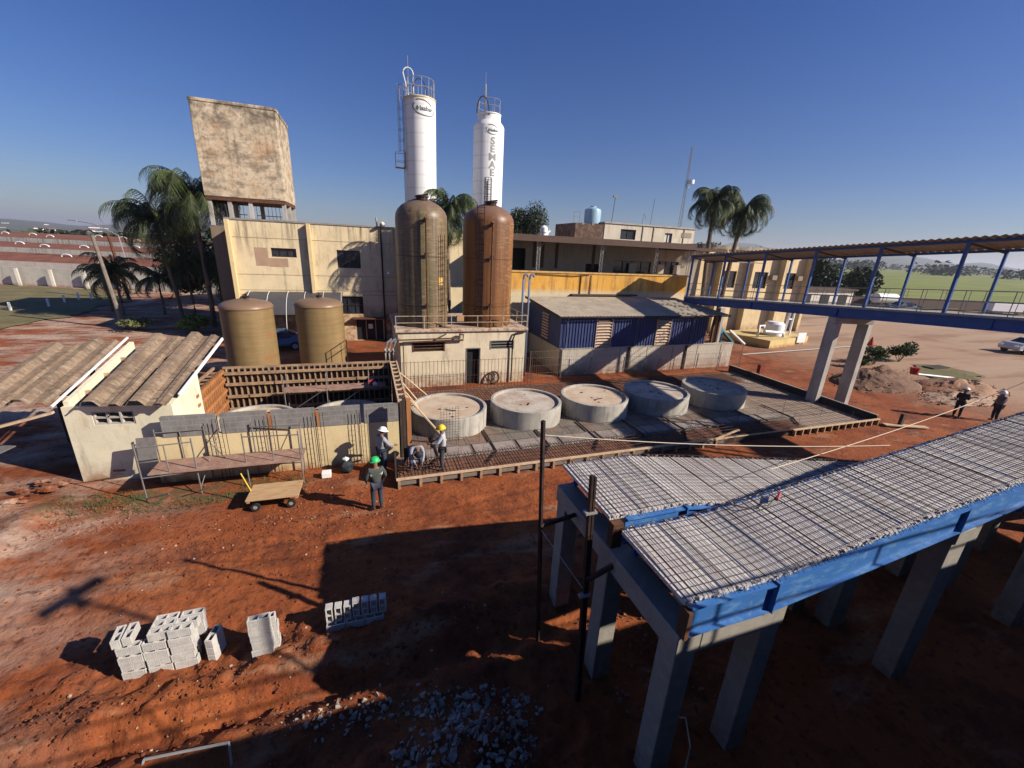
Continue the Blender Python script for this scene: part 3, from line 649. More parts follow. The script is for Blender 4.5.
def logo(t, cx, cy, r, ang, x0, z0, s):
    m = MB(); ellipse_ring(m, cx, cy, r, ang, x0, z0, .62*s, .34*s, .09, 150, 300, -.1); ellipse_ring(m, cx, cy, r, ang, x0, z0, .62*s, .34*s, .07, 300, 365, -.1)
    ellipse_ring(m, cx, cy, r, ang, x0-.12*s, z0+.05, .62*s, .36*s, .08, 30, 120, -.1)
    m.build('logo_ring', ink, t)
    m = MB(); vs, fs = text_mesh('Isabar', .30*s); wrap(m, vs, fs, cx, cy, r, ang, x0+.12*s, z0-.1*s)
    wrap(m, [(-.38*s,-.02*s,0),(-.30*s,.14*s,0),(-.22*s,-.02*s,0),(-.30*s,-.13*s,0)], [(0,3,2,1)], cx, cy, r, ang, x0-.05*s, z0); m.build('logo_text', ink, t)
# silo one
cx, cy, r = 3.85, 31.0, .98
ca = math.atan2(-cy, -cx)
t = thing('white_silo', 'left white silo with a flat rusty rim, round logo and caged ladder', 'silo', (cx,cy,0))
KS = 1.419; t.location = (cx*KS, cy*KS, -3.35); t.scale = (KS,)*3
m = MB(); m.lathe([(r,2.3),(r,16.55),(r+.03,16.57),(r+.03,16.63),(r-.04,16.66),(0,16.75)], cx, cy, 48); m.build('shell', silomat, t, smooth=True)
m = MB()
for k in range(12):
    a = 2*PI*k/12; m.tube([(cx+.92*r*math.cos(a),cy+.92*r*math.sin(a),16.6),(cx+.92*r*math.cos(a),cy+.92*r*math.sin(a),17.65)],.018,4)
for z in (17.15,17.65): m.tube([(cx+.92*r*math.cos(2*PI*k/24),cy+.92*r*math.sin(2*PI*k/24),z) for k in range(25)],.018,4)
m.build('guard_rail', galv, t)
la = ca-R(78)
def ladder(t, cx, cy, r, la, z0, z1, cage=(0,0), mt=galv):
    m = MB(); d = Vector((math.cos(la),math.sin(la),0)); s = Vector((-d.y,d.x,0)); b = Vector((cx,cy,0))+d*(r+.09)
    for q in (-.2,.2): m.tube([b+s*q+Vector((0,0,z0)), b+s*q+Vector((0,0,z1))],.022,4)
    z = z0+.2
    while z < z1: m.tube([b-s*.2+Vector((0,0,z)), b+s*.2+Vector((0,0,z))],.014,4); z += .3
    lad = m.build('ladder', mt, t)
    if cage[1] > cage[0]:
        m = MB(); z = cage[0]
        while z <= cage[1]+.01:
            m.tube([b+s*.25*math.cos(k*PI/8)+d*.34*math.sin(k*PI/8)+Vector((0,0,z)) for k in range(9)],.014,4); z += .6
        for k in range(0,9,2): q = s*.25*math.cos(k*PI/8)+d*.34*math.sin(k*PI/8); m.tube([b+q+Vector((0,0,cage[0])), b+q+Vector((0,0,cage[1]))],.014,4)
        m.build('safety_cage', mt, lad)
ladder(t, cx, cy, r, la, 3, 17.3, (13.6,17.3))
m = MB(); a = la; q = (cx+math.cos(a)*(r+.35), cy+math.sin(a)*(r+.35)); m.box(q[0]-.3,q[0]+.3,q[1]-.3,q[1]+.3,12.6,12.66)
for zz in (13.0,13.5): m.tube([(q[0]-.3,q[1]-.3,zz),(q[0]+.3,q[1]-.3,zz),(q[0]+.3,q[1]+.3,zz),(q[0]-.3,q[1]+.3,zz),(q[0]-.3,q[1]-.3,zz)],.015,4)
for dx,dy in((-.3,-.3),(.3,-.3),(.3,.3),(-.3,.3)): m.tube([(q[0]+dx,q[1]+dy,12.6),(q[0]+dx,q[1]+dy,13.5)],.015,4)
m.build('rest_platform', greysteel, t)
m = MB(); m.tube([(cx-.75,cy-.5,16.6),(cx-.75,cy-.5,18.7)],.012,4); m.build('lightning_rod', galv, t)
m = MB(); m.tube([(cx-.75,cy-.5,16.65)]+[(cx-.75+.3*math.cos(PI-k*PI/6),cy-.5,17.8+.3*math.sin(k*PI/6)) for k in range(7)]+[(cx-.45,cy-.5,16.65)],.035,5)
m.tube([(cx-.1+.45*math.cos(PI-k*PI/8),cy-.6,16.7+.9*math.sin(k*PI/8)) for k in range(9)],.025,5,mi=1); m.build('ladder_hoop', [white, dksteel], t)
logo(t, cx, cy, r, ca, .26, 15.95, 1.2)
# silo two
cx, cy, r = 8.42, 31.0, 1.04
ca = math.atan2(-cy, -cx)
t = thing('white_silo', 'right white silo with a narrow neck and the vertical letters SEMAE', 'silo', (cx,cy,0))
t.location = (cx*KS, cy*KS, -3.35); t.scale = (KS,)*3
m = MB(); m.lathe([(r,2.3),(r,15.6),(r-.05,15.72),(.80,15.95),(.78,15.98),(.78,16.3),(.82,16.32),(.82,16.38),(0,16.45)], cx, cy, 48); m.build('shell', silomat, t, smooth=True)
m = MB()
for k in range(8):
    a = 2*PI*k/8+.2; m.tube([(cx+.75*math.cos(a),cy+.75*math.sin(a),16.35),(cx+.75*math.cos(a),cy+.75*math.sin(a),17.2)],.016,4)
for z in (16.8,17.2): m.tube([(cx+.75*math.cos(2*PI*k/20),cy+.75*math.sin(2*PI*k/20),z) for k in range(21)],.016,4)
m.tube([(cx-.62+.42*math.cos(PI-k*PI/8),cy-.75,16.2+1.0*math.sin(k*PI/8)) for k in range(9)],.035,5,mi=1)
m.build('guard_rail', [galv, dksteel], t)
m = MB(); m.tube([(cx-.42,cy-.5,16.3),(cx-.42,cy-.5,17.95)],.06,5); m.tube([(cx-.42,cy-.5,17.9),(cx-.42,cy-.5,18.6)],.012,4); m.build('mast', galv, t)
ladder(t, cx, cy, r, ca+R(2), 10.3, 12.4, (10.6,12.4), dksteel)
logo(t, cx, cy, r, ca, .30, 15.28, .78)
m = MB()
for k, chx in enumerate('SEMAE'):
    vs, fs = text_mesh(chx, .60); vs = [(x*1.15, y, z) for x, y, z in vs]; wrap(m, vs, fs, cx, cy, r, ca, .30, 14.46-k*.475)
m.build('lettering', inkg, t)

# tall brown tanks -----------------------------------------------------------
for i, (cx, cy, r, fm, lab) in enumerate(((3.08,25.2,1.43,fibre1,'left tall tank, dull olive brown fibreglass, under the left silo'), (6.98,25.2,1.49,fibre2,'right tall tank, rusty orange with a yellow streaked side, under the right silo'))):
    t = thing('tall_tank', lab, 'tank', (cx,cy,3.0))
    m = MB(); m.lathe([(r,3.43),(r,9.25),(r-.03,9.5),(r-.14,9.73),(r-.36,9.96),(r-.75,10.18),(.3,10.34),(0,10.37)], cx, cy, 56)
    m.build('shell', fm, t, smooth=True, ang=60)
    ca = math.atan2(-cy, -cx)
    def P3(a, z, rr=0): return (cx+(r+rr)*math.cos(ca+R(a)), cy+(r+rr)*math.sin(ca+R(a)), z)
    m = MB(); m.tube([P3(8,9.2,.02),P3(8,9.35,.22),P3(8,9.2,.22),P3(8,3.2,.22)],.055,7); m.tube([P3(4,9.1,.05),P3(8,9.3,.3)],.09,6); m.build('overflow_pipe', rust, t, smooth=True)
    m = MB(); m.lathe([(.32,10.2),(.32,10.38),(.38,10.38),(.38,10.43),(0,10.44)], cx, cy-.4, 14); m.tube([(cx-.3,cy-.6,10.4),(cx+.3,cy-.7,10.5)],.05,5); m.build('top_hatch', dksteel, t)
    m = MB()
    for z in (7.3,4.6): m.lathe([(r+.003,z),(r+.008,z+.005),(r+.008,z+.025),(r+.003,z+.03)], cx, cy, 56)
    m.build('hoop_band', dksteel, t)
    m = MB()
    for z in (4.6,7.3): m.add([P3(4,z,.1),P3(12,z,.1),P3(12,z+.22,.1),P3(4,z+.22,.1)],[(0,1,2,3)])
    m.build('pipe_bracket', dksteel, t)
    if i == 0:
        m = MB(); m.add([P3(37,4.9+.9,.03),P3(49,4.9+.9,.03),P3(49,6.25,.03),P3(37,6.25,.03)],[(0,1,2,3)]); m.build('label_plate', mat('yellow_plate', (.62,.40,.12)), t)
        m = MB()
        for q in (40,52): m.tube([P3(q,3.2,.12),P3(q,8.5,.12)],.02,4)
        for k in range(16): m.tube([P3(40,3.4+k*.32,.12),P3(52,3.4+k*.32,.12)],.014,4)
        m.build('ladder', dksteel, t)
    else:
        m = MB()
        for q in (-22,-8): m.tube([P3(q,3.45,.2),P3(q,10.1,.2)],.022,4)
        for k in range(22): m.tube([P3(-22,3.3+k*.32,.2),P3(-8,3.3+k*.32,.2)],.015,4)
        for k in range(3): m.tube([P3(-30,4.4+k*1.6,.0),P3(-22,4.4+k*1.6,.25),P3(-8,4.4+k*1.6,.25)],.03,4)
        m.build('ladder', dksteel, t)

# pump house -------------------------------------------------------------------
PB = 23.4
t = thing('pump_house', 'low cream pump house with an open dark door and railed roof below the tall tanks', 'building', (5.2,26,0))
ops = [(2.2,4.06,2.12,2.66),(5.36,6.13,-.1,2.2),(6.76,8.3,2.14,2.66)]
m = MB(); wall_with_openings(m, 1.45, 9.0, PB, -.2, 3.25, .2, ops)
m.box(1.45,1.65,PB+.2,29.0,-.2,3.25); m.box(8.8,9.0,PB+.2,29.0,-.2,3.25); m.box(1.65,8.8,28.8,29.0,-.2,3.25); m.build('wall', pumpwall, t)
m = MB(); m.box(1.3,9.12,PB-.12,29.1,3.25,3.42); m.build('roof_slab', mat('roof_edge', (.5,.4,.3), [dict(c=(.3,.12,.06), s=4, lo=.45, hi=.62, amt=.8),dict(c=(.1,.08,.07), s=6, lo=.52, hi=.7, amt=.6)]), t, bevel=.02)
m = MB(); m.box(1.65,8.8,PB+.22,PB+.3,-.1,3.2); m.build('black_backing', black, t)  # thin black sheet painted for the unlit room behind the openings
for o in (ops[0],ops[2]):
    m = MB(); m.box(o[0],o[1],PB+.02,PB+.1,o[2],o[2]+.05); m.box(o[0],o[1],PB+.02,PB+.1,o[3]-.05,o[3])
    for x in (o[0],o[1]-.08): m.box(x,x+.08,PB-.02,PB+.1,o[2],o[3])
    for k in range(1,3): z = o[2]+(o[3]-o[2])*k/3; m.box(o[0]+.08,o[1]-.08,PB+.03,PB+.07,z-.03,z+.03)
    m.build('window_grille', rust if o is ops[0] else greysteel, t)
m = MB(); m.box(5.3,5.36,PB-.02,PB+.12,-.05,2.25); m.box(6.13,6.19,PB-.02,PB+.12,-.05,2.25); m.box(5.36,6.13,PB-.02,PB+.12,2.2,2.26); m.build('door_frame', greysteel, t)
m = MB(); ps = [1.35+k*1.54 for k in range(6)]
for x in ps: m.tube([(x,PB,3.42),(x,PB,4.15)],.025,5)
for z in (3.78,4.15): m.tube([(1.35,PB,z),(9.05,PB,z)],.022,5)
for y in (25.3,27.2): m.tube([(9.05,y,3.42),(9.05,y,4.15)],.025,5)
for z in (3.78,4.15): m.tube([(9.05,PB,z),(9.05,29,z)],.022,5)
m.build('roof_railing', mat('rail_paint', (.45,.36,.26), [dict(c=(.2,.1,.06), s=5, lo=.45, hi=.65, amt=.7)]), t)
m = MB(); m.tube([(4.85,PB-.15,3.1),(5.1,PB-.15,3.1),(5.1,PB-.15,2.78),(1.7,PB-.15,2.72),(1.7,PB-.15,.2)],.055,7); m.tube([(4.9,PB-.25,3.2),(4.9,PB-.25,2.92),(1.45,PB-.25,2.88),(1.35,PB-.25,.1)],.05,7)
m.tube([(3.6,PB-.15,2.9),(4.1,PB-.15,3.15)],.04,6); m.build('rust_pipe', rust, t, smooth=True)
m = MB(); m.tube([(9.0,PB-.1,3.2),(8.3,PB-.12,3.1),(8.15,PB-.12,2.7),(8.15,PB-.12,.1)],.05,7); m.build('drain_pipe', dksteel, t, smooth=True)
m = MB(); m.box(4.75,5.15,PB-.06,PB+.02,3.85,4.2); m.build('rail_notice', mat('brown_sign', (.42,.25,.12)), t)
# pale pipes on its left corner
t = thing('pipe_bundle', 'grey vertical pipes with bends at the left corner of the pump house', 'pipes', (1.0,23.2,0))
m = MB()
for x in (.75,.95,1.18): m.tube([(x,23.3,0),(x,23.3,2.4),(x+.1,23.2,2.75),(x+.35,23.2,2.95)],.06,7)
m.build('pipe', galv, t, smooth=True)
m = MB()
for x in (.75,.95,1.18): m.lathe([(.1,2.2),(.1,2.28)],x,23.3,10,close=True)
m.build('flange', greysteel, t)
t = thing('hose_reel', 'old tyre like hose reel leaning on the pump house wall right of the door', 'hose reel', (7.0,PB-.2,.1))
m = MB(); m.tube([(7.0+.33*math.cos(2*PI*k/20),PB-.22+.1*math.sin(2*PI*k/20),.42+.33*math.sin(2*PI*k/20)) for k in range(21)],.06,6); m.build('ring', rust, t, smooth=True)
m = MB()
for k in range(3): a = k*PI/3; m.tube([(7+.3*math.cos(a),PB-.22,.42+.3*math.sin(a)),(7-.3*math.cos(a),PB-.22,.42-.3*math.sin(a))],.02,4)
m.build('spokes', greysteel, t)

# blue clad shed -------------------------------------------------------------
SB = 24.1
t = thing('blue_shed', 'blue corrugated metal shed with a grey roof, louvres and a stained block base', 'shed', (18.5,27,0))
lv = [(14.3,15.45),(19.1,20.25)]
m = MB(); pit = .22
def ribs(m, x0, x1, y, z0, z1):
    x = x0
    while x < x1-1e-3:
        xe = min(x+pit, x1); m.add([(x,y,z0),(x+.09,y,z0),(x+.115,y-.045,z0),(x+.19,y-.045,z0),(xe,y,z0),(x,y,z1),(x+.09,y,z1),(x+.115,y-.045,z1),(x+.19,y-.045,z1),(xe,y,z1)],
            [(0,1,6,5),(1,2,7,6),(2,3,8,7),(3,4,9,8)]); x += pit
for a, b in ((11.8,lv[0][0]),(lv[0][1],lv[1][0]),(lv[1][1],23.4)): ribs(m, a, b, SB, 1.85, 3.98)
for a, b in lv: m.box(a,b,SB+.02,SB+.04,3.72,3.98)
m.box(11.8,23.4,SB+.05,SB+.08,1.85,3.98)
m.box(11.7,11.78,SB,29.8,1.85,4.05); m.box(23.32,23.4,SB+.1,29.8,1.85,4.05)
m.add([(11.7,SB,4.05),(11.7,29.8,4.05),(11.7,29.8,4.5)],[(0,1,2)])
m.build('cladding', bluesheet, t)
m = MB(); m.box(11.85,26.4,SB-.02,SB+.18,-.2,1.82); m.box(11.85,12.05,SB+.18,29.8,-.2,1.82); m.box(11.8,26.42,SB-.06,SB+.2,1.82,1.85); m.build('base_wall', basewall, t)
for x in (11.72,17.0,21.9): m = MB(); m.box(x,x+.16,SB-.1,SB-.022,-.1,1.8); m.build('strut', dksteel, t)
for a, b in lv:
    m = MB(); z = 1.9
    while z < 3.7: m.add([(a,SB+.02,z+.12),(b,SB+.02,z+.12),(b,SB-.1,z),(a,SB-.1,z),(a,SB+.02,z+.14),(b,SB+.02,z+.14),(b,SB-.1,z+.02),(a,SB-.1,z+.02)],[(0,1,2,3),(4,7,6,5),(3,2,6,7),(0,4,5,1)]); z += .2
    m.box(a-.04,a,SB-.11,SB+.02,1.87,3.74); m.box(b,b+.04,SB-.11,SB+.02,1.87,3.74); m.build('louvre', mat('louvre_paint', (.5,.36,.26), [dict(c=(.3,.2,.15), s=5, lo=.45, hi=.7, amt=.6)]), t)
m = MB(); z = 2.1
while z < 3.8: m.box(11.62,11.69,26.0,27.1,z,z+.1); z += .2
m.build('side_louvre', mat('louvre_paint', (.5,.36,.26)), t)
m = MB(); corrugated(m, 11.4, 25.2, 23.75, 30.0, 4.02, 4.52, pitch=.26, amp=.016); m.build('roof', corr, t, smooth=True, ang=50)
m = MB(); m.beam((11.35,23.72,4.0),(11.35,30,4.5),.04,.16); m.beam((11.4,23.7,3.97),(25.2,23.7,3.97),.05,.09); m.build('roof_trim', dksteel, t)
for x in (12.1,17.4,22.2): m = MB(); m.tube([(x,SB-.12,1.9),(x,SB-.12,3.7),(x+.05,23.76,3.95)],.035,6); m.build('downpipe', bluepipe, t)
for x in (23.9,24.6,25.05): m = MB(); m.box(x,x+.14,SB+.4,SB+.54,1.82,4.0); m.build('timber_post', rust, t)
m = MB(); m.box(23.5,24.9,SB+2.2,SB+2.3,0,4); m.build('inner_partition', flat('partition', (.3,.2,.14)), t)
# tall concrete posts beside it
t = thing('concrete_post', 'pale concrete post standing at the right end of the blue shed', 'post', (26.6,26.1,0)); m = MB(); m.box(26.4,26.85,25.9,26.3,0,4.2); m.build('shaft', concrete_pale, t)

# twin blue grey pipes
t = thing('vent_pipes', 'pair of blue grey pipes with hooked tops between the orange tank and the shed', 'pipes', (9.35,24.6,0))
for x in (9.1,9.5):
    m = MB(); m.tube([(x,24.5,0),(x,24.5,6.2),(x+.05,24.5,6.45),(x+.2,24.5,6.5),(x+.3,24.5,6.35)],.075,8); m.build('pipe', bluepipe, t, smooth=True)

# fence of wire and thin bars in front of pump house and shed --------------------
t = thing('wire_fence', 'thin wire fence standing along the foot of the blue shed base wall', 'fence', (17,23.3,0))
for k in range(9):
    x = 9.4+k*2.15; m = MB(); m.tube([(x,23.3,0),(x,23.3,1.95)],.022,5); m.build('post', greysteel, t)
m = MB(); 
for z in (.5,1.0,1.5,1.92): m.tube([(9.4,23.3,z),(26.6,23.3,z)],.006,3)
for k in range(115): x = 9.4+k*.15; m.tube([(x,23.3,.1),(x,23.3,1.92)],.0045,3)
m.build('mesh', greysteel, t)

# yellow platform with canopy building -----------------------------------------------
YB = 30.5
t = thing('yellow_wall', 'bright yellow wall of the raised platform behind the blue shed', 'wall', (18,31,0))
m = MB(); m.box(9.9,26.6,YB,YB+.25,-.2,6.28); m.box(26.35,26.6,YB+.25,36,-.2,6.28); m.build('wall', yellow, t)
m = MB(); m.box(9.8,26.7,YB-.06,YB+.3,6.28,6.4); m.build('coping', mat('yellow_coping', (.55,.34,.12), [dict(c=(.3,.16,.08), s=3, lo=.45, hi=.65, amt=.7)]), t)
m = MB(); m.box(9.9,26.3,YB+.3,37,5.1,5.25); m.build('deck', concrete, t)
m = MB(); m.box(15.4,21.5,YB-.35,YB-.01,4.62,4.72); m.build('ledge', roofbrown, t)
m = MB(); m.tube([(12.2,YB-.08,6.2),(15.5,YB-.08,6.1),(17,YB-.08,6.25)],.03,5); m.tube([(16.2,YB-.05,4.7),(16.2,YB-.05,6.2)],.035,5); m.tube([(17.1,YB-.05,4.7),(17.1,YB-.05,6.2)],.03,5); m.build('conduit', rust, t)
t = thing('platform_building', 'long building under a flat brown canopy roof on lattice posts', 'building', (19,36,5))
ops = [(11,13.5,5.3,8.0),(19.6,21.2,5.3,6.9),(22.6,26.9,6.05,7.3),(27.3,30.2,6.05,7.4)]
m = MB(); wall_with_openings(m, 9.9, 33, 36.2, -.1, 8.75, .2, ops); m.box(32.8,33,36.4,46,-.1,8.75); m.build('wall', greyrender, t)
for o in ops[2:]: window(t, o[0], o[1], 36.2, o[2], o[3], nx=4, nz=2)
m = MB(); m.box(10,32.7,36.9,37.0,5.2,8.7); m.build('black_backing', black, t)  # black sheet stands for the shade inside, behind the wall holes
m = MB(); m.box(9.6,27.5,31.0,38,8.62,8.74); m.box(9.6,27.5,30.96,31.06,8.55,9.02); m.box(27.5,31.0,31.0,38,8.5,8.75); m.box(9.6,27.5,31.06,31.2,8.74,8.95); m.build('canopy_roof', roofbrown, t)
for x in (12.75,18.35,23.7,27.2):
    m = MB()
    for dx in (-.12,.12): m.tube([(x+dx,31.35,5.25),(x+dx,31.35,8.6)],.03,4)
    for k in range(8): z = 5.3+k*.41; m.tube([(x-.12,31.35,z),(x+.12,31.35,z+.2)],.016,4); m.tube([(x+.12,31.35,z+.2),(x-.12,31.35,z+.41)],.016,4)
    m.tube([(x,31.35,7.9),(x+.5,31.35,8.6)],.025,4); m.build('lattice_post', galv, t)
for x in (14.2,15.0,16.4,20.2): m = MB(); m.box(x,x+.25,36.12,36.19,6.4,8.6); m.build('wall_strip', roofbrown, t)
for x in (24.3,27.6,29.6): m = MB(); m.box(x,x+.8,36.08,36.19,6.2,7.1); m.build('shutter', flat('shutter', (.42,.36,.30)), t)
m = MB(); m.lathe([(.22,8.7),(.22,9.25),(.3,9.35),(.3,9.7),(.15,9.85),(0,9.9)], 14.2, 34, 12); m.tube([(14.5,34,8.7),(14.5,34,9.3),(14.75,34,9.5)],.12,8); m.build('roof_vent', whitecl, t, smooth=True)
m = MB(); m.tube([(17.7,33,8.7),(17.7,33,10.2)],.02,4); m.tube([(17.2,33,10.15),(18.2,33,10.15)],.03,4); m.box(17.1,17.35,32.95,33.1,10.1,10.25); m.box(18.05,18.3,32.95,33.1,10.1,10.25); m.build('floodlight', greysteel, t)
# upper block
t = thing('rooftop_block', 'small whitewashed upper storey block with a square dark window on the platform building', 'building', (29,43,8.7))
ops = [(26.0,27.9,9.42,10.44),(31.7,32.7,9.34,10.34)]
m = MB(); wall_with_openings(m, 24.0, 35.7, 41, 8.0, 10.9, .2, ops); m.box(24,24.2,41.2,46,8,10.9); m.box(35.5,35.7,41.2,46,8,10.9); m.build('wall', wallmat('upper_wall', (.62,.55,.44), z0=8, z1=11, splash=.1, topdark=.4), t)
m = MB(); m.box(23.9,35.8,40.9,46.1,10.9,11.05); m.build('roof', concrete_pale, t)
window(t, *ops[0][:2], 41, *ops[0][2:], nx=2); window(t, *ops[1][:2], 41, *ops[1][2:], nx=2, gl=mat('pale_pane', (.6,.58,.55)))
m = MB()
for x in (28.7,30.1,34.2): m.box(x,x+.08,40.93,40.99,8.7,10.9)
m.box(34.0,35.3,40.95,40.99,10.0,10.5); m.build('wall_trim', flat('trim', (.3,.25,.2)), t)
t = thing('brick_block', 'dark unplastered brick block left of the whitewashed rooftop block', 'building', (22.3,43,8.7))
m = MB(); m.box(20.6,23.98,41.05,46,8.0,10.75); m.build('wall', mat('dark_brick', (.10,.055,.04), [dict(c=(.2,.13,.1), s=2, lo=.45, hi=.62, amt=.8)], bump=(8,.6,.04)), t)
t = thing('water_tank', 'pale blue cylindrical water tank on the dark brick block', 'water tank', (23.0,43,10.8))
m = MB(); m.lathe([(.85,10.85),(.88,12.1),(.8,12.3),(.3,12.5),(.3,12.6),(0,12.62)], 23.3, 42.6, 28, close=False); m.build('tank', bluetank, t, smooth=True)
m = MB()
for dx in (-1.2,-.5): m.tube([(22.0+dx,42,10.75),(22.0+dx,42,11.9)],.025,4)
m.tube([(20.8,42,11.9),(21.5,42,11.9)],.025,4); m.tube([(20.8,42,11.4),(21.5,42,11.4)],.02,4); m.build('frame', galv, t)
for (lab, x, z0, z1, r) in (('slim lamp mast with a small head right of the blue water tank', 25.1, 11.05, 13.6, .04), ('bare whip antenna in the middle of the whitewashed block roof', 30.0, 11.05, 13.8, .025), ('short bent antenna beside the whip antenna', 28.9, 11.05, 12.2, .02)):
    t = thing('antenna', lab, 'antenna', (x,41.6,z0)); m = MB(); m.tube([(x,41.6,z0),(x+.15,41.6,z1)],r,5)
    if 'lamp' in lab: m.box(x-.1,x+.4,41.5,41.7,z1-.1,z1+.08)
    if 'bent' in lab: m.tube([(x+.15,41.6,z1),(x+.5,41.6,z1-.6)],.02,4)
    m.build('pole', greysteel, t)
t = thing('radio_mast', 'tall lattice radio mast with a small drum dish left of the right palms', 'mast', (33.9,41.5,8))
m = MB()
for a in (0,120,240): m.tube([(33.9+.22*math.cos(R(a)),41.5+.22*math.sin(R(a)),8.5),(33.9+.06*math.cos(R(a)),41.5+.06*math.sin(R(a)),19.2)],.025,4)
for k in range(26):
    z = 8.7+k*.4; q = .22-.16*(z-8.5)/10.7
    m.tube([(33.9-q,41.5,z),(33.9+q,41.5-.1,z+.2)],.014,3); m.tube([(33.9+q,41.5,z+.2),(33.9-q,41.5,z+.4)],.014,3)
m.build('lattice', greysteel, t)
m = MB(); m.lathe([(0,15.5),(.35,15.55),(.35,15.95),(0,16.0)], 34.3, 41.3, 14); m.tube([(34.0,41.5,15.2),(34.3,41.4,15.2)],.04,4); m.build('dish', whitecl, t, smooth=True)

# ochre building to the right -----------------------------------------------------------
t = thing('ochre_building', 'ochre building with dark shadowed pilasters behind the covered walkway', 'building', (41,41,0))
ops = [(36.6,38.6,4.9,6.7),(41.0,43.2,4.9,6.7),(45.6,47.6,4.9,6.7)]
m = MB(); wall_with_openings(m, 33.2, 49.0, 36.7, -.2, 8.9, .25, ops); m.box(48.75,49,36.95,50,-.2,8.9); m.build('wall', rightwall, t)
for o in ops: window(t, *o[:2], 36.7, *o[2:], nx=2, nz=1)
m = MB(); m.box(33.1,49.2,36.5,50.2,8.9,9.3); m.build('parapet', mat('mossy_parapet', (.33,.30,.25), [dict(c=(.1,.09,.08), s=1.2, lo=.4, hi=.6, amt=.8)]), t)
for x in (35.6,39.9,44.6,48.7): m = MB(); m.box(x,x+.4,35.9,36.69,-.2,8.88); m.build('pilaster', rightwall, t)
for x in (43.4,47.4): m = MB(); m.box(x,x+.7,36.2,36.69,5.9,6.4); m.build('air_conditioner', flat('ac', (.25,.2,.17)), t)
# rubble stone face pile right of it seen under walkway
t = thing('machine_plinth', 'low yellow concrete plinth under the white treatment machine', 'plinth', (39,31,0))
m = MB(); m.prism([(34.6,33.5),(35.9,28.6),(42.9,30.1),(42.7,34.5)], -.1, .75); m.build('plinth', wallmat('plinth_paint', (.6,.45,.2), z0=0, z1=2, splash=.3), t)
t = thing('treatment_machine', 'white machine with hooked pipes standing on the yellow plinth', 'machine', (38.5,31,.75))
m = MB(); m.lathe([(.9,.76),(.9,1.9),(.7,2.1),(0,2.15)], 39.2, 31.2, 20); m.build('body', whitecl, t, smooth=True)
m = MB(); m.tube([(36.0,30.2,.76),(36.0,30.2,1.9),(36.6,30.2,1.9),(36.6,30.2,1.5)],.12,7); m.tube([(36.6,30.0,1.4),(39.0,29.9,1.2),(39.0,29.9,.8)],.12,7); m.tube([(40.2,30.8,.8),(40.4,30.8,3.4)],.12,6); m.tube([(41.0,30.8,.8),(41.0,30.8,3.4)],.1,6); m.tube([(40.3,30.8,2.4),(41.0,30.8,2.4)],.06,5); m.build('pipe', whitecl, t, smooth=True)
t = thing('sludge_pump', 'turquoise pump unit in shade beside the blue shed', 'pump', (31,30.5,0))
m = MB(); m.box(30.2,32.4,30,31.2,.1,.35); m.lathe([(.5,.35),(.55,1.5),(.4,1.9),(0,2.0)], 31.2, 30.6, 16); m.tube([(31.6,30.4,1.5),(32.6,29.8,.4)],.15,7); m.tube([(30.5,30.4,.3),(30.4,30.4,2.2),(31.0,30.4,2.4)],.09,6); m.build('body', machine, t, smooth=True)
m = MB(); m.tube([(31.9,29.8,1.6),(33.2,29.0,.4)],.13,7); m.build('chute', white, t)
t = thing('notice_board', 'small blank white board at the foot of the ochre building', 'sign', (41.1,29.6,0))
m = MB(); m.box(40.6,41.7,29.5,29.55,.25,1.25); m.build('board', whitecl, t); m = MB(); m.box(40.7,40.76,29.56,29.6,0,.9); m.box(41.5,41.56,29.56,29.6,0,.9); m.build('leg', greysteel, t)
t = thing('hydrant_box', 'small red box on a post beside the yard slab corner', 'box', (25.77,20.77,0))
m = MB(); m.box(25.6,25.95,20.65,20.9,.45,1.05); m.build('box', flat('dull_red', (.2,.035,.02)), t); m = MB(); m.tube([(25.78,20.8,0),(25.78,20.8,.45)],.03,5); m.build('post', rust, t)
t = thing('traffic_cone', 'small red cone on the haul road beyond the walkway pier', 'cone', (50,28.4,0))
m = MB(); m.lathe([(.3,.03),(.05,.85),(0,.86)], 50, 28.4, 12); m.build('cone', redp, t); m = MB(); m.box(49.6,50.4,28,28.8,-.05,.04); m.build('base', redp, t)
#PART4
# ================================================================= small shed (rotated)
t = thing('small_shed', 'small cream shed with half its heavy corrugated roof sheets missing, at the left', 'shed', (-9.28,15.82,0), R(-6.5), local=True)
RZ = lambda y: 2.62+.3*y
def slopewall(m, x0, x1, y0, y1, off=0):
    v = [(x0,y0,-.2),(x1,y0,-.2),(x1,y1,-.2),(x0,y1,-.2),(x0,y0,RZ(y0)+off),(x1,y0,RZ(y0)+off),(x1,y1,RZ(y1)+off),(x0,y1,RZ(y1)+off)]
    m.add(v, [(0,3,2,1),(4,5,6,7),(0,1,5,4),(1,2,6,5),(2,3,7,6),(3,0,4,7)])
m = MB(); wall_with_openings(m, 0, 3.0, 0, -.2, 2.62, .14, [(.75,1.9,1.98,2.44)])
slopewall(m, 0, .14, .14, 3.8, .10); slopewall(m, 2.86, 3.0, .14, 1.9, -.03); m.box(.14,2.86,1.76,1.9,-.2,2.9); m.build('wall', shedwall, t)
m = MB()
for k in range(4): x = .75+k*.365; m.box(x,x+.055,.02,.12,1.98,2.44)
for z in (1.98,2.19,2.39): m.box(.805,1.86,.03,.11,z,z+.05)
w = m.build('window', mat('cement_grille', (.42,.39,.34)), t); m = MB(); m.box(.77,1.88,.128,.135,2.0,2.42); m.build('pane', black, w)
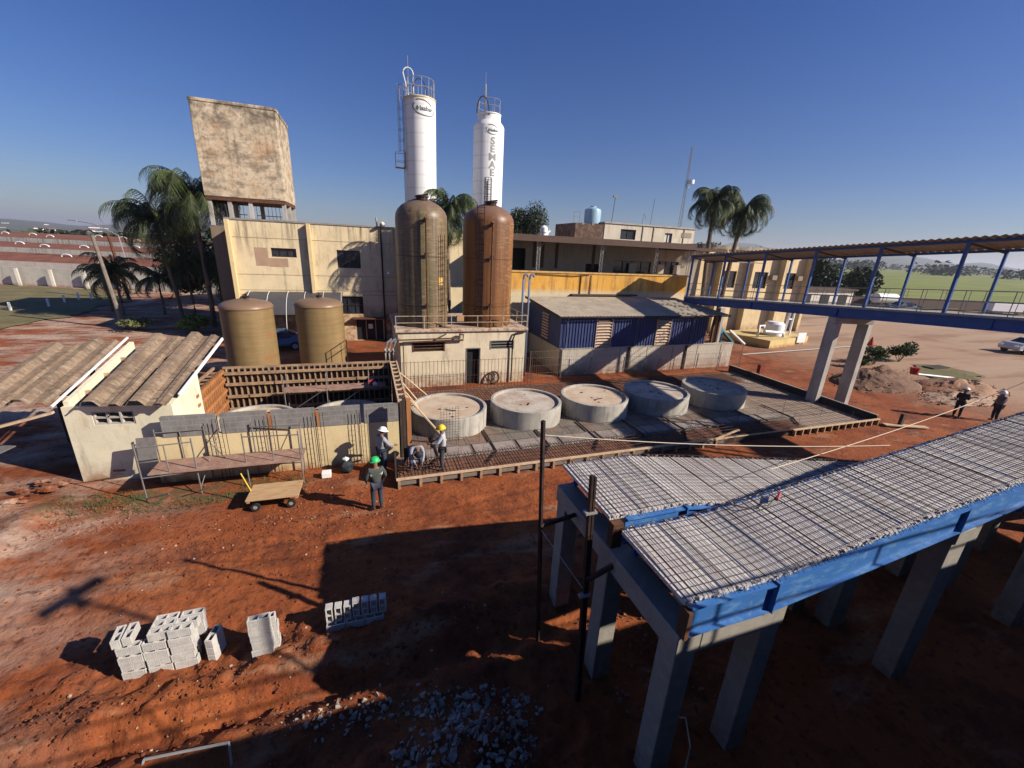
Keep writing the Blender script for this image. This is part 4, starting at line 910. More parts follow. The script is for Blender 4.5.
def canalete(m, x0, x1, y0, y1, lift=0):
    pr = [(0,.0),(.05,.0),(.14,.16),(.18,.19),(.36,.19),(.41,.16),(.52,.01),(.68,.0),(.76,.08),(.88,.08),(.95,.01),(1,.0)]
    n = len(pr); o = len(m.v); L_ = 10
    for s in (0, 1):
        for j in range(L_+1):
            y = y0+(y1-y0)*j/L_
            for u, h in pr: m.v.append((x0+(x1-x0)*u, y, RZ(y)+.1+lift+h+s*.012))
    q = n*(L_+1)
    for j in range(L_):
        for i in range(n-1):
            a = o+j*n+i; m.f += [(a, a+n, a+n+1, a+1), (a+q, a+q+1, a+q+n+1, a+q+n)]; m.m += [0,0]
    for i in range(n-1): a = o+i; m.f.append((a, a+1, a+1+q, a+q)); b = o+L_*n+i; m.f.append((b, b+q, b+1+q, b+1)); m.m += [0,0]
    for j in range(L_): a = o+j*n; m.f.append((a, a+q, a+q+n, a+n)); b = o+j*n+n-1; m.f.append((b, b+n, b+n+q, b+q)); m.m += [0,0]
for i, (x0,x1,y0,y1,l) in enumerate(((-2.5,-1.42,-.2,3.55,-.07),(-1.34,-.27,-.02,3.78,0),(.62,1.80,-.30,3.92,.08),(1.87,3.04,-.36,4.0,.10))):
    m = MB(); canalete(m, x0, x1, y0, y1, l); m.build('roof_sheet', asb, t, smooth=True, ang=28)
m = MB(); m.beam((-.14,-.1,RZ(-.1)+.1),(-.14,4.0,RZ(4.0)+.16),.05,.06); m.build('barge_board', white, t)
m = MB(); m.beam((3.12,.3,RZ(.3)+.12),(3.14,4.0,RZ(4.0)+.12),.05,.10); m.build('barge_board', white, t)
for y in (.9,1.9,2.9): m = MB(); m.beam((.1,y,RZ(y)-.08),(2.9,y,RZ(y)-.08),.07,.12); m.build('rafter', woodlt, t)
m = MB()
for y in (.5,3.0): m.beam((-2.5,y,RZ(y)-.02),(0,y,RZ(y)-.02),.08,.12)
m.beam((.5,.2,RZ(.2)),(.5,2.9,RZ(2.9)),.09,.07); m.build('rafter', woodlt, t)
m = MB(); m.box(.2,2.8,.2,1.7,1.9,1.95); m.build('loft_boards', wooddk, t)
m = MB()
for x, y in ((-2.4,.1),(-2.4,3.2),(-1.3,3.4)): m.box(x,x+.12,y,y+.12,-.1,RZ(y)-.1)
m.build('post', rust, t)
m = MB(); m.box(-2.5,-.1,3.2,3.35,-.2,2.2); m.build('rear_wall', wooddk, t)
m = MB(); m.beam((-1.5,-.3,2.15),(-.15,-.1,2.5),.14,.07); m.build('loose_beam', woodlt, t)
m = MB(); m.box(.9,1.25,-.012,-.002,.28,.36); m.build('crack_mark', flat('old_mark', (.2,.12,.1)), t)
m = MB(); m.box(3.002,3.012,.9,1.2,1.15,1.5); m.build('wall_hole', flat('hole_edge', (.2,.1,.06)), t)
t = thing('metal_sheet', 'dark grey sheet lying low under the lean-to at the left edge', 'sheet', (-11.8,16.6,.9))
m = MB(); m.beam((-13.6,16.9,1.15),(-11.4,16.5,1.0),.8,.03); m.build('sheet', greysteel, t)
# debris below
rng = random.Random(77)
m = MB()
for k in range(60): m.blob((rng.uniform(-13,-9.6), rng.uniform(14.3,15.9), .12+G(-10,15)), rng.uniform(.04,.16), rng=rng, jit=.4, sq=(1.4,1,.5))
tag(m.build('soil_chunks', soil), 'red clods heaped along the bank by the lean-to', 'soil', kind='stuff')

# ================================================================= low wall, rebar cages
t = thing('pit_wall', 'low cream wall topped with grey blockwork around the construction pit', 'wall', (-2.8,15,0))
def WB(a): return 15.12-.03*(a+6.5)
def wseg(m, a0, a1, z0, z1, th=.15, off=0):
    v = [(a0,WB(a0)+off,z0),(a1,WB(a1)+off,z0),(a1,WB(a1)+off+th,z0),(a0,WB(a0)+off+th,z0)]; m.add(v+[(x,y,z1) for x,y,_ in v], [(0,3,2,1),(4,5,6,7),(0,1,5,4),(1,2,6,5),(2,3,7,6),(3,0,4,7)])
m = MB(); wseg(m, -6.9, .82, -.2, 1.62); m.build('wall', lowwall, t)
for a0, a1 in ((-6.55,-5.02),(-4.9,-3.52),(-3.4,-2.03),(-1.9,-.52),(-.38,.82)):
    m = MB(); wseg(m, a0, a1, 1.62, 2.32, .15, -.02); m.build('block_course', greywall, t)
for i, a in enumerate((-5.05,-3.55,-2.05,-.6)):
    tt = thing('rebar_cage', ['first rebar cage from the shed standing against the pit wall','second rebar cage from the shed standing against the pit wall','third rebar cage from the shed, beside an orange brick gap','fourth rebar cage from the shed, nearest the workers'][i], 'rebar cage', (a,WB(a)-.15,0))
    m = MB()
    for dx, dy in ((0,0),(.11,0),(.22,0),(.32,.03)): m.tube([(a+dx,WB(a)-.22+dy,.0),(a+dx-.02,WB(a)-.22+dy,2.25-.1*dx)],.010,4)
    for k in range(8): z = .2+k*.2; m.tube([(a,WB(a)-.22,z),(a+.22,WB(a)-.22,z)],.004,3)
    m.build('bars', rebar, tt)
for a in (-3.46,-1.97): tag(MB().box(a-.05,a+.07,WB(a)-.02,WB(a)+.12,1.63,2.25).build('brick_stub', woodor), 'orange brick stub filling the wall gap '+('nearer the shed' if a < -3 else 'near the middle of the pit wall'), 'brick')

# ================================================================= scaffold and plank deck
t = thing('scaffold', 'tubular scaffold frames with a brown plank deck in front of the pit wall', 'scaffold', (-4.5,14.4,0))
def frame(m, x0, y0, x1, y1, h=1.95):
    for x, y in ((x0,y0),(x1,y1)): m.tube([(x,y,0),(x,y,h)],.022,5)
    m.tube([(x0,y0,h-.12),(x1,y1,h-.12)],.02,5); m.tube([(x0,y0,.8),(x1,y1,.8)],.02,5); mx, my = (x0+x1)/2, (y0+y1)/2; m.tube([(mx,my,.8),(mx,my,h-.12)],.018,4)
for q in ((-6.85,14.0,-5.45,14.1),(-4.1,14.15,-2.45,13.95),(-6.75,15.05,-5.4,15.05),(-4.0,14.95,-2.5,14.75)):
    m = MB(); frame(m, *q); m.build('frame', greysteel, t)
for p, q in (((-6.85,14.0,.1),(-6.0,13.4,.5)),((-5.45,14.1,.2),(-4.9,15,1.9)),((-5.45,14.1,.1),(-5.1,13.5,.6)),((-4.1,14.15,.2),(-5.4,15.05,1.5)),((-2.45,13.95,.2),(-2.5,14.75,1.8))): m = MB(); m.tube([p,q],.016,4); m.build('brace', greysteel, t)
for k in range(4):
    y = 14.12+k*.235; m = MB(); m.beam((-6.7,y+.02,.88),(-2.4,y-.12,.9),.225,.04); m.build('plank', plankm, t)
m = MB(); m.tube([(-6.75,14.1,.84),(-6.6,15.0,.84)],.02,4); m.tube([(-4.1,14.1,.84),(-4,15.0,.84)],.02,4); m.tube([(-2.5,14,.84),(-2.5,14.8,.84)],.02,4); m.build('bearer', greysteel, t)
t = thing('grey_board', 'small dark board leaning upright at the shed end of the scaffold deck', 'board', (-7.0,15.0,0)); m = MB(); m.beam((-7.0,14.9,.9),(-7.0,15.05,1.7),.5,.03,side=(1,0,0)); m.build('panel', greysteel, t)
# cart
t = thing('platform_cart', 'flat wooden platform cart on small wheels with a yellow handle', 'cart', (-3.1,12.98,0), R(-2), local=True)
m = MB()
for k in range(6): m.box(-.72,.72,-.46+k*.153,-.46+k*.153+.149,.40,.44)
m.box(-.7,-.62,-.44,.44,.33,.398); m.box(.62,.7,-.44,.44,.33,.398); m.build('deck', mat('cart_boards', (.50,.33,.17), [dict(c=(.36,.2,.1), s=3, st=(1,4,1), lo=.4, hi=.65, amt=.7)], bump=(20,.3,.006)), t)
for x in (-.5,.48):
    for y in (-.36,.36):
        m = MB(); pr = [(.125*math.cos(2*PI*k/14), .125*math.sin(2*PI*k/14)-.03) for k in range(14)]
        m.add([(x+a,y-.05,.16+b) for a,b in pr]+[(x+a,y+.05,.16+b) for a,b in pr],[tuple(range(14)),tuple(range(14,28))[::-1]]+[(k,(k+1)%14,14+(k+1)%14,14+k) for k in range(14)])
        w = m.build('wheel', flat('tyre', (.02,.02,.02)), t); m = MB(); m.add([(x+a*.5,y-.055,.16+b*.5) for a,b in pr],[tuple(range(14))]); m.build('hub', galv, w)
m = MB(); m.tube([(-.7,.1,.42),(-.95,.25,1.0)],.022,5); m.build('handle', mat('yellow_paint', (.6,.45,.05)), t)
m = MB(); m.box(-.6,.6,-.05,.05,.16,.33); m.build('axle_beam', rust, t)

# ================================================================= the pit
tag(MB().box(-6.3,.9,15.6,20.5,-.05,.02).build('pit_floor', soil), kind='structure')
def ring(cx, cy, r, z, lab, fm, seed):
    t = thing('ring_tank', lab, 'tank', (cx,cy,0))
    m = MB(); m.lathe([(r,-.1),(r,z),(r-.02,z+.015),(r-.13,z+.015),(r-.15,z),(r-.15,z-.16)], cx, cy, 64); m.build('wall', ringmat, t, smooth=True, ang=30)
    rg = random.Random(seed); m = MB(); o = []; n = 64
    m.add([(cx,cy,z-.10)]+[(cx+(r-.152)*math.cos(2*PI*k/n), cy+(r-.152)*math.sin(2*PI*k/n), z-.10) for k in range(n)], [(0,1+k,1+(k+1)%n) for k in range(n)]); m.build('fill', fm, t)
    m = MB()
    for k in range(rg.randint(2,9)):
        a = rg.random()*6.28; d = rg.uniform(.1,.8)*r; m.blob((cx+d*math.cos(a), cy+d*math.sin(a), z-.09), rg.uniform(.02,.06), rng=rg, sq=(1.5,1,.5))
    a = rg.random()*3; l_ = rg.uniform(.1,.45); m.beam((cx-l_*math.cos(a),cy-.5,z-.08),(cx+l_*math.cos(a),cy-.5+.3*math.sin(a),z-.08),.06,.02); tag(m.build('debris', wooddk, t), kind='stuff')
    return t
ring(-4.62,18.0,1.5,.95,'left round concrete tank inside the timber walled pit',ringtop2,1)
ring(-1.12,17.9,1.5,.95,'right round concrete tank inside the timber walled pit',ringtop2,2)
for i, (cx, lab, fm) in enumerate(((3.25,'round concrete tank nearest the workers, sandy top behind a rebar grid',ringtop2),(7.05,'second round concrete tank from the workers, pale fully sunlit top',ringtop),(10.85,'middle one of the five round concrete tanks in the yard',ringtop2),(14.7,'fourth round concrete tank from the workers, half in shade',ringtop),(18.7,'round concrete tank farthest from the workers, fully shaded',ringtop))):
    ring(cx, 17.75, 1.74, .95, lab, fm, 5+i)
t = thing('timber_formwork', 'timber stud formwork wall around the back of the construction pit', 'formwork', (-2.6,20.4,0))
m = MB(); m.box(-6.2,.85,20.5,20.53,0,2.35); m.box(-6.32,-6.29,16.9,20.5,0,2.35); m.build('plywood', wooddk, t)
m = MB()
x = -6.1
while x < .8: m.box(x,x+.05,20.4,20.497,0,2.38); x += .235
m.build('stud', wood, t)
m = MB()
for z in (.45,1.05,1.62,2.12): m.box(-6.15,.8,20.31,20.398,z,z+.12)
m.box(-6.15,.85,20.56,20.66,2.25,2.38); m.build('waler', wood, t)
m = MB()
y = 17.0
while y < 20.4: m.box(-6.287,-6.2,y,y+.07,0,2.35); y += .26
for z in (.4,.9,1.4,1.9,2.25): m.box(-6.19,-6.1,17.0,20.28,z,z+.12)
m.build('side_studs', woodor, t)
m = MB()
for k in range(30): x = -6.1+k*.235; m.box(x,x+.05,20.54,20.75,2.30,2.36)
m.box(-6.3,.85,20.75,20.83,2.28,2.38)
for k in range(7): y = 17+k*.5; m.box(-6.6,-6.3,y,y+.05,2.3,2.36)
m.box(-6.68,-6.6,16.9,20.8,2.28,2.38); m.build('top_ties', wood, t)
m = MB(); m.box(.88,1.0,14.9,20.5,0,2.36); m.build('side_panel', wooddk, t)  # dark colour paints in the shade on the pit's right side
m = MB(); m.box(.82,.88,14.9,20.5,2.36,2.44); m.box(1.12,1.18,14.9,20.5,2.36,2.44)
y = 15.0
while y < 20.5: m.box(.88,1.12,y,y+.06,2.38,2.43); y += .6
m.build('ladder_tie', woodlt, t)
m = MB(); m.box(-6.9,-6.35,16.4,16.55,0,1.55); m.add([(-6.9,16.4,1.55),(-6.3,16.4,1.55),(-6.3,18.6,2.0),(-6.9,18.6,2.0)],[(0,1,2,3)]); m.build('sloped_slab', concrete_pale, t)
t = thing('formwork_post', 'tall corner post, dark on one side and rusty orange on the other, by the workers', 'post', (1.12,14.2,0))
m = MB(); m.box(.93,1.06,14.15,14.4,-.1,2.75); m.build('dark_board', wooddk, t); m = MB(); m.box(1.065,1.22,14.13,14.38,-.1,2.7); m.build('orange_board', woodor, t)
for i, (p, q, lab) in enumerate((((1.1,19.2,2.3),(2.6,20.6,.5),'uppermost pale prop leaning from the formwork side'),((1.1,18.3,2.2),(2.2,19.0,.5),'short middle prop leaning from the formwork side'),((1.15,17.2,2.1),(2.0,18.3,.6),'lower short prop leaning from the formwork side'),((1.15,15.9,2.3),(2.75,15.6,.25),'long pale prop slanting down towards the worker in the yellow helmet'))):
    tag(MB().beam(p, q, .09, .05).build('timber_prop', woodlt), lab, 'prop')
t = thing('pit_scaffold', 'small scaffold with a grey plank deck inside the construction pit', 'scaffold', (-1.7,19.5,0))
m = MB()
for x in (-3.7,-2.0,-.2): 
    for y in (19.25,19.95): m.tube([(x,y,0),(x,y,2.3)],.02,4)
    m.tube([(x,19.25,1.5),(x,19.95,1.5)],.018,4); m.tube([(x,19.25,.5),(x+1.5,19.25,1.5)],.014,4)
m.tube([(-3.7,19.25,.55),(.4,19.25,.55)],.018,4); m.build('frame', greysteel, t)
m = MB()
for k in range(3): m.beam((-3.75,19.35+k*.22,1.56),(.55,19.35+k*.22,1.56),.21,.04)
m.build('plank', plankm, t)
t = thing('cloth_bundle', 'red and white bundle left on the scaffold deck inside the pit', 'bundle', (0,19.5,1.58))
m = MB(); rng = random.Random(5); m.blob((-.05,19.5,1.72), .17, rng=rng, sq=(1.3,1,.8)); m.build('red_cloth', flat('red_cloth', (.5,.03,.04)), t); m = MB(); m.blob((.08,19.35,1.66), .11, rng=rng); m.build('white_cloth', whitecl, t)

# ================================================================= yard slab with rebar
yard = mat('yard_gravel', (.16,.135,.11), [dict(c=(.27,.23,.19), s=16, lo=.45, hi=.65, amt=.8), dict(c=(.09,.07,.06), s=1.4, lo=.48, hi=.64, amt=.7), dict(c=(.26,.13,.08), s=.5, lo=.5, hi=.66, amt=.7),
    dict(c=(.36,.27,.21), s=.8, lo=.2, hi=.5, amt=.8, x=(18.5,21))], bump=(25,.7,.03), rough=.95)
tag(MB().box(.65,25.15,12.98,22.4,-.1,.06).build('yard_slab', yard), kind='structure')
tag(MB().box(.65,20.4,13.02,14.35,-.05,.066).build('soil_strip', mat('rust_soil', (.22,.10,.06), [dict(c=(.14,.06,.04), s=3, lo=.45, hi=.6, amt=.8)], bump=(20,.5,.02))), kind='structure')
tag(MB().box(1.2,24,20.1,22.3,-.05,.066).build('soil_strip', mat('rust_soil', (.22,.10,.06))), kind='structure')
rng = random.Random(3)
for k in range(10):
    a0 = 1.8+k*1.95
    tag(MB().box(a0,a0+1.8,14.45,15.35,-.02,.10).build('concrete_pad', mat('pad', (.30,.25,.215), [dict(c=(.18,.14,.12), s=1.3, lo=.42, hi=.64, amt=.8), dict(c=(.42,.36,.31), s=5, lo=.5, hi=.7, amt=.5)], bump=(18,.4,.01)), bevel=.01), 'weathered concrete pad between the round tanks and the front rebar mat', 'concrete pad', 'concrete pads in front of the round tanks')
for k in range(9):
    x = 2.2+k*2.35; m = MB(); m.box(x,x+.07,14.4,16.2+rng.random()*.6,.101,.14); m.beam((x-.6,13.6,.12),(x,14.4,.12),.06,.06)
    tag(m.build('conduit', dksteel), 'dark conduit crossing a concrete pad towards the round tanks', 'conduit', 'conduits across the pads')
def rodmat(name, lab, x0, x1, y0, y1, z, sx, sy, r=.008, jit=.02, seed=1):
    rg = random.Random(seed); m = MB(); x = x0
    while x < x1: m.tube([(x,y0-.05+rg.uniform(-jit,jit)*3,z+rg.uniform(0,.02)),(x+rg.uniform(-jit,jit),y1+rg.uniform(-jit,jit)*3,z+rg.uniform(0,.02))], r, 3); x += sx*rg.uniform(.85,1.15)
    y = y0
    while y < y1: m.tube([(x0,y,z+r*2),(x1,y+rg.uniform(-jit,jit),z+r*2)], r, 3); y += sy
    o = m.build(name, rebar); tag(o, lab, 'rebar mat'); return o
rodmat('rebar_mat', 'dense rusty rebar mat along the front edge of the tank yard', .9, 20.2, 13.05, 14.4, .27, .13, .28, .0125)
rodmat('rebar_mat', 'dense rusty rebar mat along the back edge of the tank yard', 1.4, 24, 20.2, 22.2, .2, .15, .3, .0125, seed=2)
rodmat('rebar_mat', 'sparse rebar grid laid over the gravel around the round tanks', 1, 24.8, 14.5, 20.2, .12, .9, .75, .008, seed=3)
rodmat('rebar_mat', 'rebar grid over the bare concrete at the far end of the tank yard', 20.4, 24.9, 13.1, 20, .11, .35, .35, .007, seed=4)
t = thing('rebar_fence', 'row of upright starter bars in front of the pump house', 'rebar', (5,22.35,0))
m = MB(); x = 1.35; rng = random.Random(6)
while x < 9.2: m.tube([(x,22.35,0),(x+rng.uniform(-.02,.02),22.35,1.85+rng.uniform(-.02,.02))], .011, 4); x += .21
for z in (.9,1.8): m.tube([(1.3,22.33,z),(9.2,22.33,z)],.009,4)
m.build('bars', rebar, t)
t = thing('rebar_grid', 'upright rebar grid standing before the first round tank', 'rebar', (3,15.5,0))
m = MB()
for k in range(7): x = 2.55+k*.12; m.tube([(x,15.75,.1),(x-.02,15.6,1.75)],.007,3)
for k in range(13): m.tube([(2.5,15.74-.01*k,.2+k*.12),(3.35,15.74-.01*k,.2+k*.12)],.006,3)
m.build('bars', rebar, t)
m = MB(); 
for k in range(60):
    x = rng.uniform(1.2,24.5); y = rng.choice([14.4,13.2,20.0,19.9,15.5]); m.tube([(x,y,.0),(x+rng.uniform(-.05,.05),y,.4+rng.random()*.45)],.008,3)
t = thing('starter_bars', 'scattered short upright starter bars across the tank yard', 'rebar', (12,15,0)); m.build('bars', rebar, t)
t = thing('slab_formwork', 'shallow timber edge formwork with dark gaps along the front of the tank yard', 'formwork', (8,12.9,0))
m = MB(); m.box(.55,14.9,12.80,12.92,.30,.345); m.box(14.9,19.0,12.88,12.96,.28,.31); m.box(19.0,25.25,12.78,12.90,.28,.325); m.build('top_board', woodlt, t)
m = MB(); m.box(.55,25.2,12.925,12.97,-.05,.29); m.build('inner_board', wooddk, t)
x = .6
while x < 14.8: m = MB(); m.box(x,x+.09,12.79,12.858,-.05,.298); m.build('stake', wood, t); x += .72
x = 19.1
while x < 25.2: m = MB(); m.box(x,x+.07,12.77,12.92,-.05,.278); m.build('stake', wood, t); x += .5
m = MB(); m.box(.7,14.8,12.86,12.922,.08,.25)
m.build('lower_board', mat('grey_form_board', (.16,.14,.12), [dict(c=(.25,.18,.13), s=4, lo=.45, hi=.65, amt=.7)]), t)
t = thing('slab_formwork', 'long edge board, its shaded face coloured dark, along the far right side of the tank yard', 'formwork', (25.2,18,0))
m = MB(); m.box(25.2,25.24,12.95,22.9,-.05,.46); m.build('board', wooddk, t); m = MB(); m.box(25.18,25.27,12.95,22.9,.462,.49); m.build('top_edge', concrete_pale, t)  # shade on the inner face is put into the dark board colour
t = thing('slanted_board', 'loose pale board resting across the slab formwork near the middle', 'board', (15,12.9,.3)); m = MB(); m.beam((14.2,12.8,.36),(15.9,13.15,.5),.1,.03); m.build('board', woodlt, t)
t = thing('plywood_sheet', 'dark upright plywood sheet standing beside the worker in the white helmet', 'panel', (.55,13.6,0)); m = MB(); m.beam((.55,12.95,.4),(.6,13.9,.4),.05,.85); m.build('panel', wooddk, t)
t = thing('survey_stake', 'short wooden stake standing just beyond the far slab corner', 'stake', (26.2,12.4,0)); m = MB(); m.box(26.1,26.3,12.3,12.45,-.05,.7); m.build('stake', wooddk, t); m = MB(); m.beam((25.3,12.6,.1),(27.4,11.8,.06),.3,.05); m.build('base_board', woodlt, t)
t = thing('white_block', 'small pale block on the soil beneath the pit wall', 'block', (-1.75,14.2,0)); m = MB(); m.box(-1.9,-1.6,14.1,14.35,0,.2); m.build('block', white, t, bevel=.01)
t = thing('tool_bag', 'dark bag with a white top on the soil by the pit wall', 'bag', (-1.1,14.45,0)); m = MB(); m.blob((-1.1,14.45,.2), .24, rng=rng, sq=(1,1,1.1)); m.build('bag', flat('dark_bag', (.02,.025,.035)), t); m = MB(); m.blob((-1.1,14.45,.5), .11, rng=rng, sq=(1,1,.7)); m.build('cap', white, t)

# ================================================================= covered walkway on concrete piers
WD = lambda b: 4.87+.0725*(28.4-b)
t = thing('covered_walkway', 'blue steel covered walkway with ribbed roof and handrails crossing the right side', 'walkway', (25.9,16,0))
b0, b1 = 28.6, -.4
m = MB(); m.add([(25.0,b0,WD(b0)-.1),(26.75,b0,WD(b0)-.1),(26.75,b1,WD(b1)-.1),(25.0,b1,WD(b1)-.1),(25.0,b0,WD(b0)),(26.75,b0,WD(b0)),(26.75,b1,WD(b1)),(25.0,b1,WD(b1))],[(0,1,2,3),(4,7,6,5),(0,4,5,1),(1,5,6,2),(2,6,7,3),(3,7,4,0)]); m.build('deck_slab', concrete_pale, t)
def ibeam(m, p0, p1, h, w=.18, tw=.03, tf=.03):
    p0 = Vector(p0); p1 = Vector(p1)
    m.beam(p0, p1, tw, h-2*tf-.002); z = Vector((0,0,h/2-tf/2)); m.beam(p0+z, p1+z, w, tf); m.beam(p0-z, p1-z, w, tf)
for a in (25.02,26.72):
    m = MB(); ibeam(m, (a,b0,WD(b0)-.36), (a,b1,WD(b1)-.36), .5, .2); 
    for b in (28.5,22,16.3,10,4): m.box(a-.09,a+.09,b-.01,b+.01,WD(b)-.57,WD(b)-.15)
    m.build('girder', bluedk, t)
RT = lambda b: WD(b)+3.06
bs = [28.4-3.33*k for k in range(9)]
for b in bs:
    m = MB(); m.box(24.98,25.10,b-.06,b+.06,WD(b),RT(b)); m.build('post', bluedk, t)
    m = MB(); m.box(26.66,26.76,b-.65,b-.55,WD(b-.6),RT(b-.6)-.34); m.build('post', bluedk, t)
m = MB(); m.beam((25.03,b0,RT(b0)+.05),(25.03,b1,RT(b1)+.05),.12,.12); m.build('eave_beam', bluedk, t)
m = MB(); m.beam((26.72,b0,RT(b0)-.29),(26.72,b1,RT(b1)-.29),.12,.12); m.build('eave_beam', bluedk, t)
m = MB(); n = int((b0-b1)/.3*6); o = 0
for s in (0,1):
    for i in range(n+1):
        b = b0-(b0-b1)*i/n; wv = .03*math.sin(2*PI*i/6)+s*.02
        m.v.append((24.6,b,RT(b)+.18+wv)); m.v.append((27.0,b,RT(b)-.22+wv))
k = 2*(n+1)
for i in range(n): a = 2*i; m.f += [(a,a+2,a+3,a+1),(a+k,a+k+1,a+k+3,a+k+2),(a,a+k,a+k+2,a+2),(a+1,a+3,a+k+3,a+k+1)]; m.m += [0]*4
m.build('roof_sheet', corrbrown, t, smooth=True, ang=60)
for sgn, a in ((0,25.08),(1,26.62)):
    m = MB()
    for z in (.12,.55,1.02): m.tube([(a,b0,WD(b0)+z),(a,b1,WD(b1)+z)],.02,5)
    for j in range(19): b = b0-.3-j*1.55; m.tube([(a,b,WD(b)),(a,b,WD(b)+1.02)],.018,4); m.tube([(a,b-.16,WD(b-.16)),(a,b-.16,WD(b-.16)+1.02)],.012,4)
    m.build('handrail', galv, t)
for b in bs[:-1]: m = MB(); m.beam((25.05,b,RT(b)-.02),(26.7,b-.6,RT(b)-.36),.06,.08); m.build('rafter', roofbrown, t)
for nm, bb, lab in (('concrete_pier',16.1,'twin legged concrete pier carrying the covered walkway beside the yard slab'),('concrete_pier',5.5,'twin legged concrete pier of the walkway outside the frame to the right')):
    t = thing(nm, lab, 'pier', (25.85,bb,0)); zt = WD(bb)-.62
    for a, c in ((24.74,bb+.15),(26.44,bb-.4)): m = MB(); m.box(a,a+.38,c-.3,c+.3,-.2,zt-.32); m.build('leg', concrete_pale, t, bevel=.02)
    m = MB(); m.beam((24.72,bb+.2,zt-.16),(26.85,bb-.45,zt-.16),.6,.318); m.build('cap_beam', concrete_pale, t, bevel=.02)

m = MB(); m.box(27.0,29.8,25.9,29.6,7.72,7.78); m.build('added_shade_roof', corrbrown, bpy.data.objects['covered_walkway'])  # roof piece added to shade the right end of the yellow wall
# ================================================================= ramps in the foreground
ZN = lambda a: 3.66+.118*max(0,a-5.32); ZF = lambda a: 3.66-.15*max(0,a-5.32)
slabm = mat('ramp_slab', (.63,.60,.575), [dict(c=(.38,.34,.32), s=1.1, lo=.42, hi=.66, amt=.6), dict(c=(.24,.19,.17), wave=('X', 2.75), dist=.6, lo=.62, hi=.95, amt=.55), dict(c=(.6,.56,.54), s=9, st=(1,3,1), lo=.5, hi=.7, amt=.6), dict(c=(.17,.13,.115), s=22, lo=.58, hi=.72, amt=.5), dict(c=(.7,.68,.66), s=30, lo=.62, hi=.7, amt=.7)], bump=(30,.4,.01))
def ramp(name, lab, Z, a1, y0, y1, seed):
    t = thing(name, lab, 'ramp', (3.75,y0,2.7)); rg = random.Random(seed)
    m = MB(); ks = [3.74,5.32,a1]
    for i in range(2):
        p, q = ks[i], ks[i+1]
        m.add([(p,y0+.03,Z(p)-.07),(q,y0+.03,Z(q)-.07),(q,y1-.03,Z(q)-.07),(p,y1-.03,Z(p)-.07),(p,y0+.03,Z(p)),(q,y0+.03,Z(q)),(q,y1-.03,Z(q)),(p,y1-.03,Z(p))],[(0,3,2,1),(4,5,6,7),(0,1,5,4),(1,2,6,5),(2,3,7,6),(3,0,4,7)])
    m.build('slab', slabm, t)
    for y in (y0, y1):
        m = MB()
        for p, q in ((3.80 if (y == y0 and y0 < 4) else 4.05,5.31),(5.33,a1)): ibeam(m, (p,y,Z(p)-.30),(q,y,Z(q)-.30), .5, .14, .025, .025)
        g = m.build('girder', blue, t)
        for x in (5.32,): m = MB(); m.box(x-.012,x+.012,y-.09,y+.09,Z(x)-.56,Z(x)-.02); m.build('stiffener', blue, g)
        x = 9.6
        while x < a1: m = MB(); m.box(x-.012,x+.012,y-.075,y+.075,Z(x)-.55,Z(x)-.05); m.build('stiffener', blue, g); x += 4.3
    m = MB(); x = 3.76
    while x < a1-.1:
        j = rg.uniform(-.012,.012); z = Z(x)
        m.tube([(x+j,y0-.015-rg.random()*.05,z-.03*rg.random()),(x+j,y0+.04,z+.045),(x+j+rg.uniform(-.02,.02),y1-.04,z+.045),(x+j,y1+.02+rg.random()*.05,z-.02*rg.random())],.0055,3); x += .085
    y = y0+.05
    while y < y1:
        m.tube([(3.72-rg.random()*.1,y,Z(3.7)+.052),(5.32,y,Z(5.3)+.052),(a1-.1,y+rg.uniform(-.02,.02),Z(a1-.1)+.052)],.0048,3); y += .125
    x = 3.9
    while x < a1-.3: 
        for dx in (0,): m.tube([(x,y0+.02,Z(x)+.07),(x+.02,y1-.02,Z(x)+.07)],.011,3)
        x += .62
    m.build('rebar_mat', rebar, t)
    m = MB()
    for k in range(int((a1-3.8)/.16)):
        x = 3.8+k*.16+rg.uniform(-.05,.05); r_ = rg.uniform(.012,.03)
        for y in (y0+.0, y1): m.blob((x,y+rg.uniform(-.02,.03),Z(x)+.005), r_, rng=rg, jit=.5, sq=(1.6,1,.8))
    tag(m.build('mortar_crumbs', concrete_pale, t), kind='stuff')
    return t
ramp('ramp_deck', 'nearer ramp deck with pale rebar covered slab rising to the right on blue girders', ZN, 25.0, 3.25, 4.810, 1)
ramp('ramp_deck', 'farther ramp deck with pale rebar covered slab sloping down to the right', ZF, 22.0, 5.13, 7.06, 2)
cf = mat('frame_concrete', (.30,.275,.24), [dict(c=(.2,.08,.045), s=3, lo=.3, hi=.6, amt=.8, z=(.9,.0)), dict(c=(.1,.09,.08), s=26, lo=.63, hi=.68, amt=.7), dict(c=(.2,.19,.17), s=1.2, lo=.4, hi=.68, amt=.6), dict(c=(.38,.36,.33), s=6, lo=.5, hi=.7, amt=.5), dict(c=(.12,.11,.1), s=1.6, st=STK, lo=.58, hi=.75, amt=.4)], bump=(18,.25,.01))
t = thing('ramp_substructure', 'concrete frame of beams and columns under the near left corner of both ramps', 'frame', (3.9,5,0))
m = MB(); m.box(3.71,4.12,3.22,7.16,2.72,3.10); m.build('cap_beam', cf, t, bevel=.012)
m = MB(); m.box(4.122,5.72,3.22,3.58,2.722,3.098); m.build('cap_beam', cf, t, bevel=.012)
for (x, y) in ((3.74,3.24),(3.74,5.0),(3.74,6.78),(5.34,3.24),(5.34,4.65),(5.34,6.78)): m = MB(); m.box(x,x+.36,y,y+.36,-.3,2.718); m.build('column', cf, t, bevel=.012)
